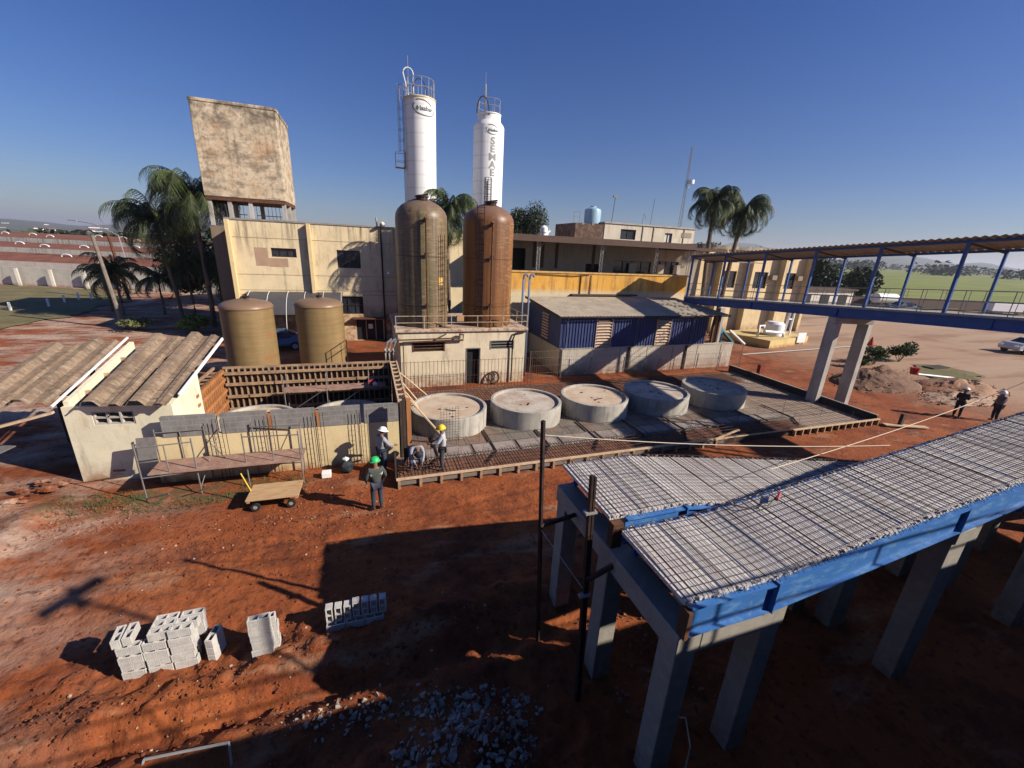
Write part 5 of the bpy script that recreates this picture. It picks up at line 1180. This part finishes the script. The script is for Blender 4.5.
m = MB(); m.box(5.34,5.70,3.582,7.16,2.74,3.08); m.build('cap_beam', cf, t, bevel=.012)
m = MB(); m.box(3.73,3.795,3.16,3.32,3.102,3.57); m.build('bearing_timber', rust, t)
m = MB(); m.box(3.75,3.95,5.02,5.18,3.102,3.58); m.build('bearing_timber', rust, t)
for k, a in enumerate((9.65,14.0,18.4,22.8)):
    t = thing('ramp_pier', ['first','second','third','fourth'][k]+' concrete pier row beyond the corner frame under the rising ramp', 'pier', (a,4,0)); zt = ZN(a+.2)-.57
    for y in (3.24,4.5): m = MB(); m.box(a,a+.5,y,y+.36,-.3,zt-.3); m.build('column', cf, t, bevel=.012)
    m = MB(); m.box(a,a+.5,3.2,4.9,zt-.3,zt-.02); m.build('cap_beam', cf, t, bevel=.012)
for k, a in enumerate((9.25,13.2,17)):
    t = thing('ramp_pier', ['first','second','third'][k]+' concrete pier row beyond the corner frame under the descending ramp', 'pier', (a,6,0)); zt = ZF(a+.4)-.57
    for y in (5.1,6.78): m = MB(); m.box(a,a+.4,y,y+.34,-.3,zt-.26); m.build('column', cf, t, bevel=.012)
    m = MB(); m.box(a,a+.4,5.06,7.14,zt-.26,zt-.02); m.build('cap_beam', cf, t, bevel=.012)
t = thing('wire_hook', 'bent wire with red grips lying on the nearer ramp deck', 'tool', (6.6,4.7,3.9))
m = MB(); m.tube([(5.9,4.75,ZN(6)+.08),(6.1,4.55,ZN(6.1)+.08),(6.5,4.45,ZN(6.5)+.08),(6.9,4.6,ZN(6.9)+.09)],.012,4); m.build('wire', dksteel, t)
m = MB(); m.tube([(6.75,4.5,ZN(6.8)+.09),(6.95,4.62,ZN(7)+.1)],.03,5); m.build('grip', flat('red_grip', (.35,.06,.07)), t)

# steel posts by the ramp
t = thing('steel_post', 'taller dark steel post at the left of the ramps, roped near its top', 'post', (3.04,6.1,0))
m = MB(); m.beam((3.04,6.1,-.1),(2.68,5.9,5.25),.06,.06); m.build('post', dksteel, t)
m = MB(); m.tube([(2.82,5.98,3.05),(3.7,6.25,2.95)],.045,6); m.build('cross_bar', dksteel, t)
t = thing('steel_post', 'shorter double channel steel post just left of the ramp corner', 'post', (3.24,4.74,0))
m = MB(); m.beam((3.26,4.74,-.1),(3.39,5.33,4.42),.04,.09,side=(1,0,0)); m.build('channel', dksteel, t)
m = MB(); m.beam((3.32,4.74,-.1),(3.45,5.33,4.40),.04,.09,side=(1,0,0)); m.build('channel', dksteel, t)
m = MB(); m.box(3.28,3.5,5.18,5.3,3.75,3.79); m.box(3.22,3.42,4.95,5.05,2.2,2.24); m.build('strap', galv, t)
m = MB(); m.tube([(3.34,5.0,2.55),(3.72,4.85,2.9)],.05,6); m.build('cross_bar', dksteel, t)
tag(MB().tube([(2.82,5.97,3.0),(3.32,5.05,2.3)],.008,4).build('tie_wire', rope), 'thin pale wire running between the two dark steel posts', 'wire')
def sag(p, q, s, n=20): return [tuple(p[i]+(q[i]-p[i])*k/n-(s*4*(k/n)*(1-k/n) if i == 2 else 0) for i in range(3)) for k in range(n+1)]
tag(MB().tube(sag((2.70,5.91,4.98),(10.4,4.95,4.36),.10),.009,4).build('guide_rope', rope), 'pale rope stretched from the taller steel post to the far edge of the rising ramp', 'rope')
tag(MB().tube(sag((7.3,5.15,4.1),(24.9,7.2,5.3),.25),.010,4).build('guide_rope', rope), 'pale rope rising from between the ramps to the covered walkway', 'rope')

# ================================================================= blocks
m = MB(); xs = [-.187,-.16,-.014,.014,.16,.187]; ys = [-.07,-.045,.045,.07]
for i in range(5):
    for j in range(3):
        if j == 1 and i in (1,3): continue
        m.box(xs[i],xs[i+1],ys[j],ys[j+1],0,.177)
bmesh_o = m.build('concrete_block', blockmat, bevel=.005); bused = False
def block(x, y, z, rz=0, lab='', grp='', up=False):
    global bused
    o = bmesh_o
    if bused: o = bmesh_o.copy(); col.objects.link(o)
    bused = True
    o.location = (x,y,z); o.rotation_euler = (0, R(90), rz) if up else (0,0,rz)
    tag(o, lab, 'block', grp); return o
rng = random.Random(9)
L1 = 'grey hollow concrete block in the largest stepped stack on the red soil'; G1 = 'blocks of the large stepped stack'
for k in range(4):
    for row in range(2):
        off = -.2 if k % 2 else 0
        for i in range(3 if k % 2 == 0 else 3):
            x = -4.54+off*.5+i*.4+.1*(k % 2); y = 7.57+row*.155
            if k == 3 and i == 0 and row == 1: continue
            block(x+rng.uniform(-.02,.02), y+rng.uniform(-.025,.02), .0+k*.187, R(rng.uniform(-4,4)), L1, G1)
for x, y, k, rz in ((-4.72,7.72,4,97),(-4.55,7.74,4,93),(-3.72,7.57,4,0),(-4.04,7.60,4,2),(-3.66,7.73,4,-2),(-4.04,7.76,4,1),(-3.64,7.9,3,0),(-3.64,7.9,2,2),(-4.04,7.91,4,0),(-4.04,7.91,3,0),(-3.62,7.9,4,1)): block(x, y, k*.187, R(rz), L1, G1)
for k in range(3): block(-3.27, 7.66, k*.187-.02, R(78), L1, G1)
L2 = 'grey hollow concrete block in the narrow tall stack right of the stepped one'; G2 = 'blocks of the narrow stack'
for k in range(6): block(-2.34+rng.uniform(-.015,.015), 7.24, -.02+k*.187, R(rng.uniform(-3,3)), L2, G2); 
for k in range(5): block(-2.28+rng.uniform(-.015,.015), 7.42, -.02+k*.187, R(rng.uniform(-3,3)+4), L2, G2)
for k in range(3): block(-1.05+k*.39, 7.52-.012*k, .07, R(rng.uniform(-2,2)), 'hollow block lying under the shaded row of upright blocks', 'blocks lying under the shaded row')
L3 = 'hollow block standing on end in the shaded row beyond the narrow stack'; G3 = 'blocks standing in the shaded row'
for k in range(7): block(-1.17+k*.18, 7.55-.012*k, .42+(.05 if k > 2 else 0), R(90+rng.uniform(-4,4)), L3, G3, up=True)

# ================================================================= rubble
rng = random.Random(21)
def chunk(m, x, y, z, s, rng):
    ax = Vector((rng.uniform(-1,1),rng.uniform(-1,1),rng.uniform(-1,1))).normalized(); M_ = Matrix.Rotation(rng.random()*6.28, 3, ax)
    d = (s, s*rng.uniform(.5,.9), s*rng.uniform(.2,.5)); v = []
    for i in (-1,1):
        for j in (-1,1):
            for k in (-1,1): p = M_ @ Vector((i*d[0]*rng.uniform(.6,1),j*d[1]*rng.uniform(.6,1),k*d[2]*rng.uniform(.7,1))); v.append((x+p.x,y+p.y,z+p.z))
    m.add(v, [(0,1,3,2),(4,6,7,5),(0,4,5,1),(2,3,7,6),(0,2,6,4),(1,5,7,3)])
m = MB()
for k in range(1500):
    a = rng.random()*6.28; d = rng.random()**.7*1.15; x = 1.2+1.1*d*math.cos(a)+.3*noise.noise(Vector((a,d,0))); y = 4.65+.8*d*math.sin(a)
    chunk(m, x, y, G(x,y)+.13*max(0,1-d)*rng.random()+.01, .006+.075*rng.random()**6, rng)
for k in range(420):
    x = rng.uniform(-1.9,.8); y = 5.66-.07*(x+1.5)+rng.gauss(0,.12); chunk(m, x, y, G(x,y)+.01, .006+.055*rng.random()**5, rng)
tag(m.build('rubble', mat('rubble_grey', (.34,.29,.24), [dict(c=(.22,.10,.06), s=3, lo=.5, hi=.62, amt=.8), dict(c=(.5,.48,.46), s=9, lo=.55, hi=.7, amt=.6)])), 'heap of broken grey concrete rubble in the shade at the bottom', 'rubble', kind='stuff')
m = MB()
for k in range(500):
    x = rng.choice([rng.uniform(-9,-6.9), rng.uniform(-3.3,0)]); y = rng.uniform(12.6,14) if x < -5 else rng.uniform(11.5,14.2)
    chunk(m, x, y, G(x,y)+.01, .01+.035*rng.random()**2, rng)
for k in range(160): x = rng.uniform(3.9,6.2); y = rng.uniform(3.8,6.8); chunk(m, x, y, G(x,y)+.02, .02+.05*rng.random()**2, rng)
tag(m.build('stone_chips', mat('chip_mix', (.27,.14,.09), [dict(c=(.22,.09,.05), s=2, lo=.45, hi=.6, amt=.8)])), 'stone and brick chips around the scaffold and under the ramps', 'chips', kind='stuff')
def heap(name, lab, cx, cy, rx, ry, h, mt, seed):
    m = MB(); n = 40; rr = 14
    for j in range(rr+1):
        for i in range(n):
            a = 2*PI*i/n; q = j/rr; nz = noise.fractal(Vector((math.cos(a)*q*2+seed, math.sin(a)*q*2, seed)), 1, 2, 4)
            m.v.append((cx+rx*q*math.cos(a)*(1+.15*nz), cy+ry*q*math.sin(a)*(1+.15*nz), max(-.05, h*(1-q)**.85*(1+.25*nz)-.05*(q == 1))+.12*nz*(1-q)))
    for j in range(rr):
        for i in range(n): m.f.append((j*n+i, (j+1)*n+i, (j+1)*n+(i+1)%n, j*n+(i+1)%n)); m.m.append(0)
    rg = random.Random(seed)
    for k in range(260):
        a = rg.random()*6.28; q = rg.random()**.6*1.15; chunk(m, cx+rx*q*math.cos(a), cy+ry*q*math.sin(a), max(0,h*(1-q))+.02, .03+.07*rg.random()**2, rg)
    tag(m.build(name, mt, smooth=False), lab, 'heap', kind='stuff')
grv = mat('brown_gravel', (.19,.105,.065), [dict(c=(.12,.06,.037), s=3, lo=.42, hi=.62, amt=.8), dict(c=(.36,.25,.18), s=12, lo=.55, hi=.7, amt=.6)], bump=(20,.8,.05))
heap('gravel_heap', 'large brown gravel heap beyond the walkway pier', 34.2, 18.3, 3.6, 2.2, 1.25, grv, 3)
heap('gravel_heap', 'lower reddish spoil heap right of the gravel heap', 39.2, 16.0, 3.4, 1.8, .75, soil, 5)
heap('gravel_heap', 'pale spread of gravel near the two workers on the right', 36.5, 14.6, 3.2, 1.3, .35, mat('pale_gravel', (.36,.24,.16), [dict(c=(.25,.15,.1), s=3, lo=.45, hi=.62, amt=.8)]), 8)
t = thing('manhole_frame', 'dark rectangular manhole frame on the grass patch', 'manhole', (45,20.3,0)); m = MB(); m.box(43.9,46.1,19.9,20.7,0,.16); m.build('frame', wooddk, t)
t = thing('red_bucket', 'small red bucket lying beside pale pipes near the gravel heap', 'bucket', (37.8,17.6,0)); m = MB(); m.lathe([(.22,.5),(.3,1.0),(0,.95)], 37.9, 18.2, 10, close=False); m.build('bucket', redp, t); m = MB(); m.tube([(38,18.0,.55),(41,17.3,.3)],.08,5); m.build('pipe', white, t)
t = thing('metal_trestle', 'thin pale metal trestle at the bottom left edge of the shade', 'trestle', (-3,5.6,0))
m = MB(); m.tube([(-3.7,5.75,.22),(-2.5,5.55,.34)],.022,5); m.tube([(-2.5,5.55,.34),(-2.45,5.35,0)],.018,5); m.tube([(-2.5,5.55,.34),(-2.65,5.75,0)],.018,5); m.tube([(-3.7,5.75,.22),(-3.75,5.6,0)],.018,5); m.build('frame', galv, t)
tag(MB().tube([(4.2,3.0,.05),(4.5,3.25,.5),(4.7,3.6,.55),(4.65,3.8,.3),(4.75,4.1,.06)],.012,4).build('loose_cable', galv), 'curled pale cable on the dark ground under the ramp corner', 'cable')

# ================================================================= what stands behind the camera
t = thing('viewing_terrace', 'raised concrete terrace behind the camera whose edge shades the bottom of the view', 'terrace', (10,-4,0))
m = MB(); m.box(-6,27.5,-9,-.02,5.95,6.26); m.build('slab', concrete, t)  # unseen; depth behind the front edge extended for more shade on the ground
m = MB(); m.box(-5.8,27.3,-8.8,-1.2,-.2,5.948); m.build('wall', concrete, t)
m = MB()
for k in range(8): x = 3+k*3.2; m.tube([(x,-.08,6.26),(x,-.08,7.3)],.025,5)
for z in (6.75,7.3): m.tube([(3,-.08,z),(27,-.08,z)],.025,5)
m.build('railing', galv, t)
t = thing('floodlight_mast', 'lamp mast on the terrace whose crossed head shadow falls on the left soil', 'mast', (9.4,-.4,6.26))
m = MB(); m.tube([(9.4,-.4,6.26),(9.4,-.4,11.25)],.05,7); m.build('pole', galv, t)
m = MB(); m.beam((8.9,-.75,11.1),(9.9,-.05,11.35),.22,.14); m.beam((9.15,-.05,11.15),(9.65,-.75,11.15),.12,.2); m.build('lamp_head', galv, t)
#PART5
# ================================================================= people
def skin_mesh(name, pts, edges, rad, root, m, parent, sub=2):
    me = bpy.data.meshes.new(name); me.from_pydata(pts, edges, []); o = bpy.data.objects.new(name, me); col.objects.link(o)
    md = o.modifiers.new('skin', 'SKIN'); md.use_smooth_shade = True
    sv = me.skin_vertices[0].data
    for i, r in enumerate(rad):
        sv[i].radius = (r, r) if not isinstance(r, tuple) else r
        sv[i].use_root = (i == root)
    sb = o.modifiers.new('sub', 'SUBSURF'); sb.levels = sub; sb.render_levels = sub
    dg = bpy.context.evaluated_depsgraph_get(); nm = bpy.data.meshes.new_from_object(o.evaluated_get(dg))
    bpy.data.objects.remove(o); bpy.data.meshes.remove(me)
    nm.name = name; nm.materials.clear(); nm.materials.append(m)
    for p in nm.polygons: p.use_smooth = True
    ob = bpy.data.objects.new(name, nm); col.objects.link(ob); ob.parent = parent; ORG[ob.name] = Vector((0,0,0)); return ob
skin = mat('skin', (.20,.10,.06), rough=.6)
def person(label, loc, rz, J, shirt, trousers, helmet, boots=(.03,.025,.02), vest=None):
    """J: joints overriding the standing pose, local, facing +y"""
    S = dict(pelvis=(0,0,.93), waist=(0,0,1.08), chest=(0,.0,1.28), neck=(0,.0,1.47), head0=(0,.02,1.56), head1=(0,.03,1.66),
        hipL=(-.10,0,.90), hipR=(.10,0,.90), kneeL=(-.11,.03,.49), kneeR=(.11,.03,.49), ankL=(-.12,-.02,.09), ankR=(.12,-.02,.09), toeL=(-.14,.15,.04), toeR=(.14,.15,.04),
        shL=(-.19,0,1.42), shR=(.19,0,1.42), elL=(-.25,-.03,1.14), elR=(.25,-.03,1.14), wrL=(-.26,.06,.90), wrR=(.26,.06,.90))
    S.update(J)
    V = {k: Vector(v) for k, v in S.items()}
    t = thing('person', label, 'person', loc, rz, local=True)
    names = []; pts = []; rad = []; edges = []
    def add(n, p, r): names.append(n); pts.append(tuple(p)); rad.append(r); return len(pts)-1
    ix = {}
    R_ = dict(pelvis=.13, waist=.12, chest=.14, neck=.055, head0=.075, head1=.095, hipL=.085, hipR=.085, kneeL=.058, kneeR=.058, ankL=.04, ankR=.04, toeL=.035, toeR=.035, shL=.06, shR=.06, elL=.042, elR=.042, wrL=.028, wrR=.028)
    for k in S: ix[k] = add(k, V[k], R_[k])
    E_ = [('pelvis','waist'),('waist','chest'),('chest','neck'),('neck','head0'),('head0','head1'),('pelvis','hipL'),('pelvis','hipR')]
    for q in 'LR': E_ += [('hip'+q,'knee'+q),('knee'+q,'ank'+q),('ank'+q,'toe'+q),('chest','sh'+q),('sh'+q,'el'+q),('el'+q,'wr'+q)]
    edges = [(ix[a], ix[b]) for a, b in E_]
    for q in 'LR':
        d = (V['wr'+q]-V['el'+q]).normalized(); sd_ = Vector((0,1,0)) if abs(d.y) < .8 else Vector((0,0,1)); sd_ = (sd_-d*sd_.dot(d)).normalized(); nn = d.cross(sd_)
        palm_ = add('palm', V['wr'+q]+d*.07, .030); edges.append((ix['wr'+q], palm_))
        for f in range(4):
            l = (.075,.085,.08,.06)[f]; b_ = V['wr'+q]+d*.10+sd_*(.027-.018*f); m_ = b_+d*l*.55+nn*.008; e_ = m_+d*l*.4+nn*.02
            a1 = add('k', b_, .010); a2 = add('k', m_, .009); a3 = add('k', e_, .008); edges += [(palm_, a1), (a1, a2), (a2, a3)]
        b_ = V['wr'+q]+d*.05+sd_*.035; e_ = b_+d*.045+sd_*.025; a1 = add('k', b_, .011); a2 = add('k', e_, .010); edges += [(palm_, a1), (a1, a2)]
    skin_mesh('body', pts, edges, rad, 0, skin, t, 1)
    # clothes
    def cloth(nm, keys, prs, rr, m):
        p = [tuple(V[k]) for k in keys]; e = [(keys.index(a), keys.index(b)) for a, b in prs]
        return skin_mesh(nm, p, e, [rr[k] for k in keys], 0, m, t, 2)
    for q in 'LR':
        V['cuff'+q] = V['wr'+q].lerp(V['el'+q], .08); V['hem'+q] = V['ank'+q].lerp(V['knee'+q], .05)
    V['collar'] = V['neck'].lerp(V['chest'], .25)
    ks = ['chest','waist','pelvis','collar','shL','shR','elL','elR','cuffL','cuffR']
    cloth('shirt', ks, [('chest','waist'),('waist','pelvis'),('chest','collar'),('chest','shL'),('chest','shR'),('shL','elL'),('shR','elR'),('elL','cuffL'),('elR','cuffR')],
        dict(chest=.165, waist=.148, pelvis=.155, collar=.085, shL=.085, shR=.085, elL=.062, elR=.062, cuffL=.045, cuffR=.045), shirt)
    ks = ['pelvis','hipL','hipR','kneeL','kneeR','hemL','hemR']
    cloth('trousers', ks, [('pelvis','hipL'),('pelvis','hipR'),('hipL','kneeL'),('hipR','kneeR'),('kneeL','hemL'),('kneeR','hemR')],
        dict(pelvis=.148, hipL=.105, hipR=.105, kneeL=.078, kneeR=.078, hemL=.062, hemR=.062), trousers)
    for q in 'LR':
        skin_mesh('boot', [tuple(V['ank'+q]+Vector((0,0,.03))), tuple(V['ank'+q]+Vector((0,-.03,-.04))), tuple(V['toe'+q])], [(0,1),(1,2)], [.052,.05,.048], 0, flat('boot_leather', boots), t, 1)
    hd = (V['head1']-V['neck']).normalized(); M_ = Vector((0,0,1)).rotation_difference(hd).to_matrix().to_4x4(); M_.translation = V['head1']+hd*.01
    def onhead(mb, nm, m):
        mb.v = [tuple(M_ @ Vector(p)) for p in mb.v]; ORG_ = ORG[t.name]; return mb.build(nm, m, t, smooth=True)
    m = MB(); m.lathe([(.175,.005),(.15,.02),(.142,.05),(.125,.10),(.08,.14),(0,.155)], 0, 0, 18); m.box(-.08,.08,.12,.21,.0,.02); h = onhead(m, 'helmet', helmet)
    m = MB(); m.add([(-.018,.10,-.05),(.018,.10,-.05),(0,.135,-.055),(0,.105,-.005)],[(0,1,2),(0,2,3),(1,3,2)]); onhead(m, 'nose', skin)
    for sx in (-1,1):
        m = MB(); m.lathe([(0,-.008),(.012,0),(0,.008)], 0, 0, 6); m.v = [(x+sx*.035,y+.092,z-.01) for x,y,z in m.v]; onhead(m, 'eye', black)
        m = MB(); m.box(sx*.105-.012,sx*.105+.012,-.015,.02,-.06,.0); onhead(m, 'ear', skin)
    m = MB(); m.box(-.03,.03,.088,.100,-.085,-.077); onhead(m, 'mouth', flat('lips', (.2,.07,.06)))
    if vest:
        cloth('vest', ['chest','waist','shL','shR'], [('chest','waist'),('chest','shL'),('chest','shR')], dict(chest=.172, waist=.156, shL=.09, shR=.09), vest)
    return t
denim = flat('dark_trousers', (.035,.045,.07)); greyshirt = flat('grey_shirt', (.27,.29,.33)); lightshirt = flat('light_grey_shirt', (.42,.44,.48)); darkcl = flat('dark_overall', (.02,.022,.03))
green = mat('green_helmet', (.03,.42,.12), rough=.4); yel = mat('yellow_helmet', (.75,.55,.03), rough=.4); wht = mat('white_helmet', (.8,.8,.78), rough=.4)
person('person in a green helmet and pale vest standing apart on the red soil', (-.09,11.8,.0), R(12), dict(elL=(-.29,0,1.16), wrL=(-.27,.14,.97), elR=(.29,0,1.16), wrR=(.27,.14,.97)), flat('olive_shirt', (.06,.07,.065)), denim, green, vest=mat('pale_vest', (.46,.50,.44), [dict(c=(.14,.18,.16), wave=('X', 2.4), lo=.75, hi=.85, amt=.7)]))
person('person in a white helmet and grey shirt standing by the dark plywood sheet', (.15,14.0,.0), R(-60), dict(elR=(.27,.12,1.18), wrR=(.22,.36,1.08), wrL=(-.24,.2,1.0), head1=(0,.07,1.65)), greyshirt, denim, wht)
person('person bending down over the rebar mat between two standing workers', (1.28,13.75,.1), R(190), dict(pelvis=(0,-.18,.78), waist=(0,-.08,.90), chest=(0,.12,.98), neck=(0,.30,1.0), head0=(0,.38,.96), head1=(0,.46,.90), hipL=(-.12,-.18,.76), hipR=(.12,-.18,.76), kneeL=(-.18,.16,.48), kneeR=(.18,.16,.48), ankL=(-.16,-.06,.09), ankR=(.16,-.06,.09), toeL=(-.18,.12,.04), toeR=(.18,.12,.04), shL=(-.19,.2,1.0), shR=(.19,.2,1.0), elL=(-.22,.34,.74), elR=(.22,.34,.74), wrL=(-.12,.46,.50), wrR=(.12,.46,.50)), greyshirt, mat('blue_jeans', (.06,.10,.22)), darkcl)
person('person in a yellow helmet and light shirt standing on the rebar mat', (2.25,13.62,.05), R(75), dict(elL=(-.26,.14,1.2), wrL=(-.2,.38,1.15), elR=(.27,.1,1.18), wrR=(.22,.32,1.08)), lightshirt, flat('charcoal_trousers', (.05,.05,.055)), yel)
person('person in dark overalls and white helmet, left of the pair beyond the ramp', (31.2,12.45,0), R(-70), dict(head1=(0,.08,1.64), elL=(-.24,.12,1.16), wrL=(-.1,.3,1.12), elR=(.24,.12,1.16), wrR=(.1,.3,1.12), toeL=(-.14,.35,.04), ankL=(-.12,.2,.09), kneeL=(-.11,.16,.49)), darkcl, darkcl, wht)
person('person in a grey jacket and white helmet, right of the pair beyond the ramp', (32.9,11.6,0), R(60), dict(head1=(0,.06,1.65), elL=(-.26,.14,1.18), wrL=(-.2,.34,1.2)), flat('dark_grey_jacket', (.11,.12,.14)), darkcl, wht)

# ================================================================= left background
t = thing('perimeter_wall', 'old white perimeter wall with stains and buttresses at the far left', 'wall', (-40,74,0))
m = MB()
pts = [(-75,85),(-60,81),(-47,77.5),(-40,75.3),(-33,73),(-24,70),(-12,66)]
for p, q in zip(pts, pts[1:]): m.beam((*p,1.15),(*q,1.15),.2,2.5)
m.build('wall', oldwhite, t)
m = MB()
for k in range(14):
    x = -70+k*4.2; y = 83.6-(x+70)*.295; m.box(x,x+.3,y-.35,y-.1,0,2.3)
m.build('buttress', oldwhite, t)
def longshed(lab, p0, p1, depth, z0, z1, vents, seed):
    p0 = Vector((*p0,0)); p1 = Vector((*p1,0)); d = (p1-p0).normalized(); n = Vector((-d.y,d.x,0))
    if n.y < 0: n = -n
    t = thing('long_shed', lab, 'shed', tuple(p0)); L_ = (p1-p0).length
    A_ = [p0, p1, p1+n*depth*.5, p0+n*depth*.5, p1+n*depth, p0+n*depth]
    m = MB(); m.add([(*p0.xy,-1),(*p1.xy,-1),(*p1.xy,z0),(*p0.xy,z0),(*A_[5].xy,-1),(*A_[4].xy,-1),(*A_[4].xy,z0),(*A_[5].xy,z0)],[(0,1,2,3),(1,5,6,2),(4,0,3,7)]); m.build('wall', oldwhite, t)
    m = MB(); m.add([(*A_[0].xy,z0+.05),(*A_[1].xy,z0+.05),(*A_[2].xy,z1),(*A_[3].xy,z1),(*A_[4].xy,z0+.05),(*A_[5].xy,z0+.05)],[(0,1,2,3),(3,2,4,5)]); m.build('roof', tileroof, t)
    rg = random.Random(seed)
    for k in range(vents):
        c = p0+d*L_*(k+.5+rg.uniform(-.2,.2))/vents+n*depth*rg.uniform(.1,.42); f_ = ((c-p0).dot(n))/(depth*.5); z = z0+(z1-z0)*f_
        m = MB(); m.tube([tuple(c+d*.9*math.cos(PI-j*PI/6)+Vector((0,0,z+.05+.42*math.sin(j*PI/6)))) for j in range(7)], .12, 5); m.build('roof_vent', whitecl, t)
    return t
longshed('nearest long red roofed shed behind the perimeter wall', (-90,106), (-14,82), 12, 2.0, 3.1, 7, 1)
longshed('second long red roofed shed with a white wall strip', (-100,124), (-18,98), 15, 3.5, 4.3, 12, 2)
longshed('farthest long red roofed shed before the wooded valley', (-125,152), (-30,120), 22, 4.9, 5.9, 14, 3)
t = thing('utility_pole', 'leaning grey timber pole standing on the dirt road at the left', 'pole', (-19.77,43.48,0)); m = MB(); m.tube([(-19.77,43.48,-.2),(-20.2,43.2,7.4)], .17, 8, r1=.12); m.build('pole', mat('old_pole', (.22,.19,.16), [dict(c=(.12,.1,.08), s=4, lo=.4, hi=.65, amt=.7)]), t)
t = thing('utility_pole', 'brown pole stub close behind the leaning grey pole', 'pole', (-26.8,61.6,0)); m = MB(); m.tube([(-26.8,61.6,-.2),(-27.2,61.2,7.4)], .2, 8, r1=.15); m.build('pole', rust, t)
t = thing('street_lamp', 'thin curved street lamp arm reaching left beside the palms', 'street lamp', (-38.8,91.4,0)); m = MB(); m.tube([(-38.8,91.4,0),(-39.3,91.6,6.9),(-43,93.4,8.5),(-45.8,94.7,8.9)], .07, 6); m.build('pole', galv, t); m = MB(); m.beam((-45.8,94.7,8.9),(-47.2,95.2,8.95),.35,.15); m.build('lamp_head', galv, t)
for k, (x, y) in enumerate(((-32.5,53.1),(-31.1,55.8),(-31.4,58.9),(-31.4,61.4),(-30.3,61.5))):
    tag(MB().box(x-.07,x+.07,y-.07,y+.07,-.05,.85).build('marker_post', white), 'short white marker post standing in the left lawn', 'post', 'marker posts in the lawn', None)
# small house glimpsed between palms
t = thing('gate_house', 'small pale house glimpsed between the palms and the tower', 'house', (-14,60,0))
m = MB(); m.box(-15.5,-8,58,64,-.2,4.2); m.build('wall', oldwhite, t); m = MB(); m.add([(-16,57.5,4.2),(-7.5,57.5,4.2),(-7.5,64.5,4.2),(-16,64.5,4.2),(-16,61,5.4),(-7.5,61,5.4)],[(0,1,5,4),(2,3,4,5),(0,4,3),(1,2,5)]); m.build('roof', tileroof, t)
m = MB(); m.box(-13,-11.5,57.9,57.98,1.2,2.6); m.build('window', black, t)

# ================================================================= far right
t = thing('white_truck', 'white and dark lorry parked far off beyond the walkway at the right', 'truck', (118,46,0), R(-20), local=True)
t.scale = (.7,.7,.7)
m = MB(); m.box(-5.5,3.0,-1.3,1.3,1.0,3.1); m.build('cargo_box', whitecl, t, bevel=.05); m = MB(); m.add([(3.2,-1.2,.7),(5.4,-1.2,.7),(5.4,1.2,.7),(3.2,1.2,.7),(3.2,-1.2,3.0),(4.7,-1.2,3.0),(4.7,1.2,3.0),(3.2,1.2,3.0),(5.4,-1.2,1.9),(5.4,1.2,1.9)],[(0,3,2,1),(4,5,6,7),(0,1,8,5,4),(3,7,6,9,2),(1,2,9,8),(5,8,9,6),(0,4,7,3)]); m.build('cab', rust, t)
for x in (-4,-2.8,4.2):
    for y in (-1.15,1.15):
        m = MB(); pr = [(.5*math.cos(2*PI*k/14), .5*math.sin(2*PI*k/14)) for k in range(14)]
        m.add([(x+a,y-.15,.5+b) for a,b in pr]+[(x+a,y+.15,.5+b) for a,b in pr],[tuple(range(14)),tuple(range(14,28))[::-1]]+[(k,(k+1)%14,14+(k+1)%14,14+k) for k in range(14)]); m.build('wheel', flat('tyre', (.02,.02,.02)), t)
t = thing('farm_shed', 'low dark roofed shed with a pale wall beyond the ochre building', 'shed', (84,55,0))
m = MB(); m.box(76,92,58,66,-.2,3.0); m.build('wall', oldwhite, t); m = MB(); m.box(75.5,92.5,57.5,66.5,3.0,3.3); m.build('roof', roofbrown, t)
for x in (78,83,88): m = MB(); m.box(x,x+2.4,57.9,57.98,.2,2.2); m.build('opening', black, t)
t = thing('storage_tank', 'pale horizontal tank beside the low farm shed', 'tank', (98,56,0))
m = MB(); v = [(.95*math.cos(2*PI*k/20),.95*math.sin(2*PI*k/20)) for k in range(20)]
m.add([(95.5,56+a,1.9+b) for a,b in v]+[(99.5,55+a,1.9+b) for a,b in v],[tuple(range(20)),tuple(range(20,40))[::-1]]+[(k,20+k,20+(k+1)%20,(k+1)%20) for k in range(20)]); m.build('shell', whitecl, t, smooth=True)
m = MB(); m.box(96,96.3,55,57,0,.9); m.box(98.8,99.1,54.2,56.2,0,.9); m.build('cradle', concrete, t)
t = thing('storage_sheds', 'long low grey wall closing the yard before the green field', 'wall', (120,52,0)); m = MB(); m.beam((86,60,.9),(150,43,.9),.4,1.9); m.build('wall', flat('dark_wall', (.11,.07,.06)), t)

# ================================================================= hazy air
hz = bpy.data.materials.new('haze'); hz.use_nodes = True; hn = hz.node_tree; hn.nodes.clear()
ho = hn.nodes.new('ShaderNodeOutputMaterial'); hv = hn.nodes.new('ShaderNodeVolumePrincipled'); hv.inputs['Color'].default_value = (.78,.82,.95,1); hv.inputs['Density'].default_value = 1.5e-4; hv.inputs['Anisotropy'].default_value = .2
hn.links.new(hv.outputs[0], ho.inputs['Volume'])
h_ = MB(); h_.box(-14000,14000,-14000,14000,-60,150); tag(h_.build('haze', hz), 'thin pale haze fading the distant hills', 'haze', kind='stuff')
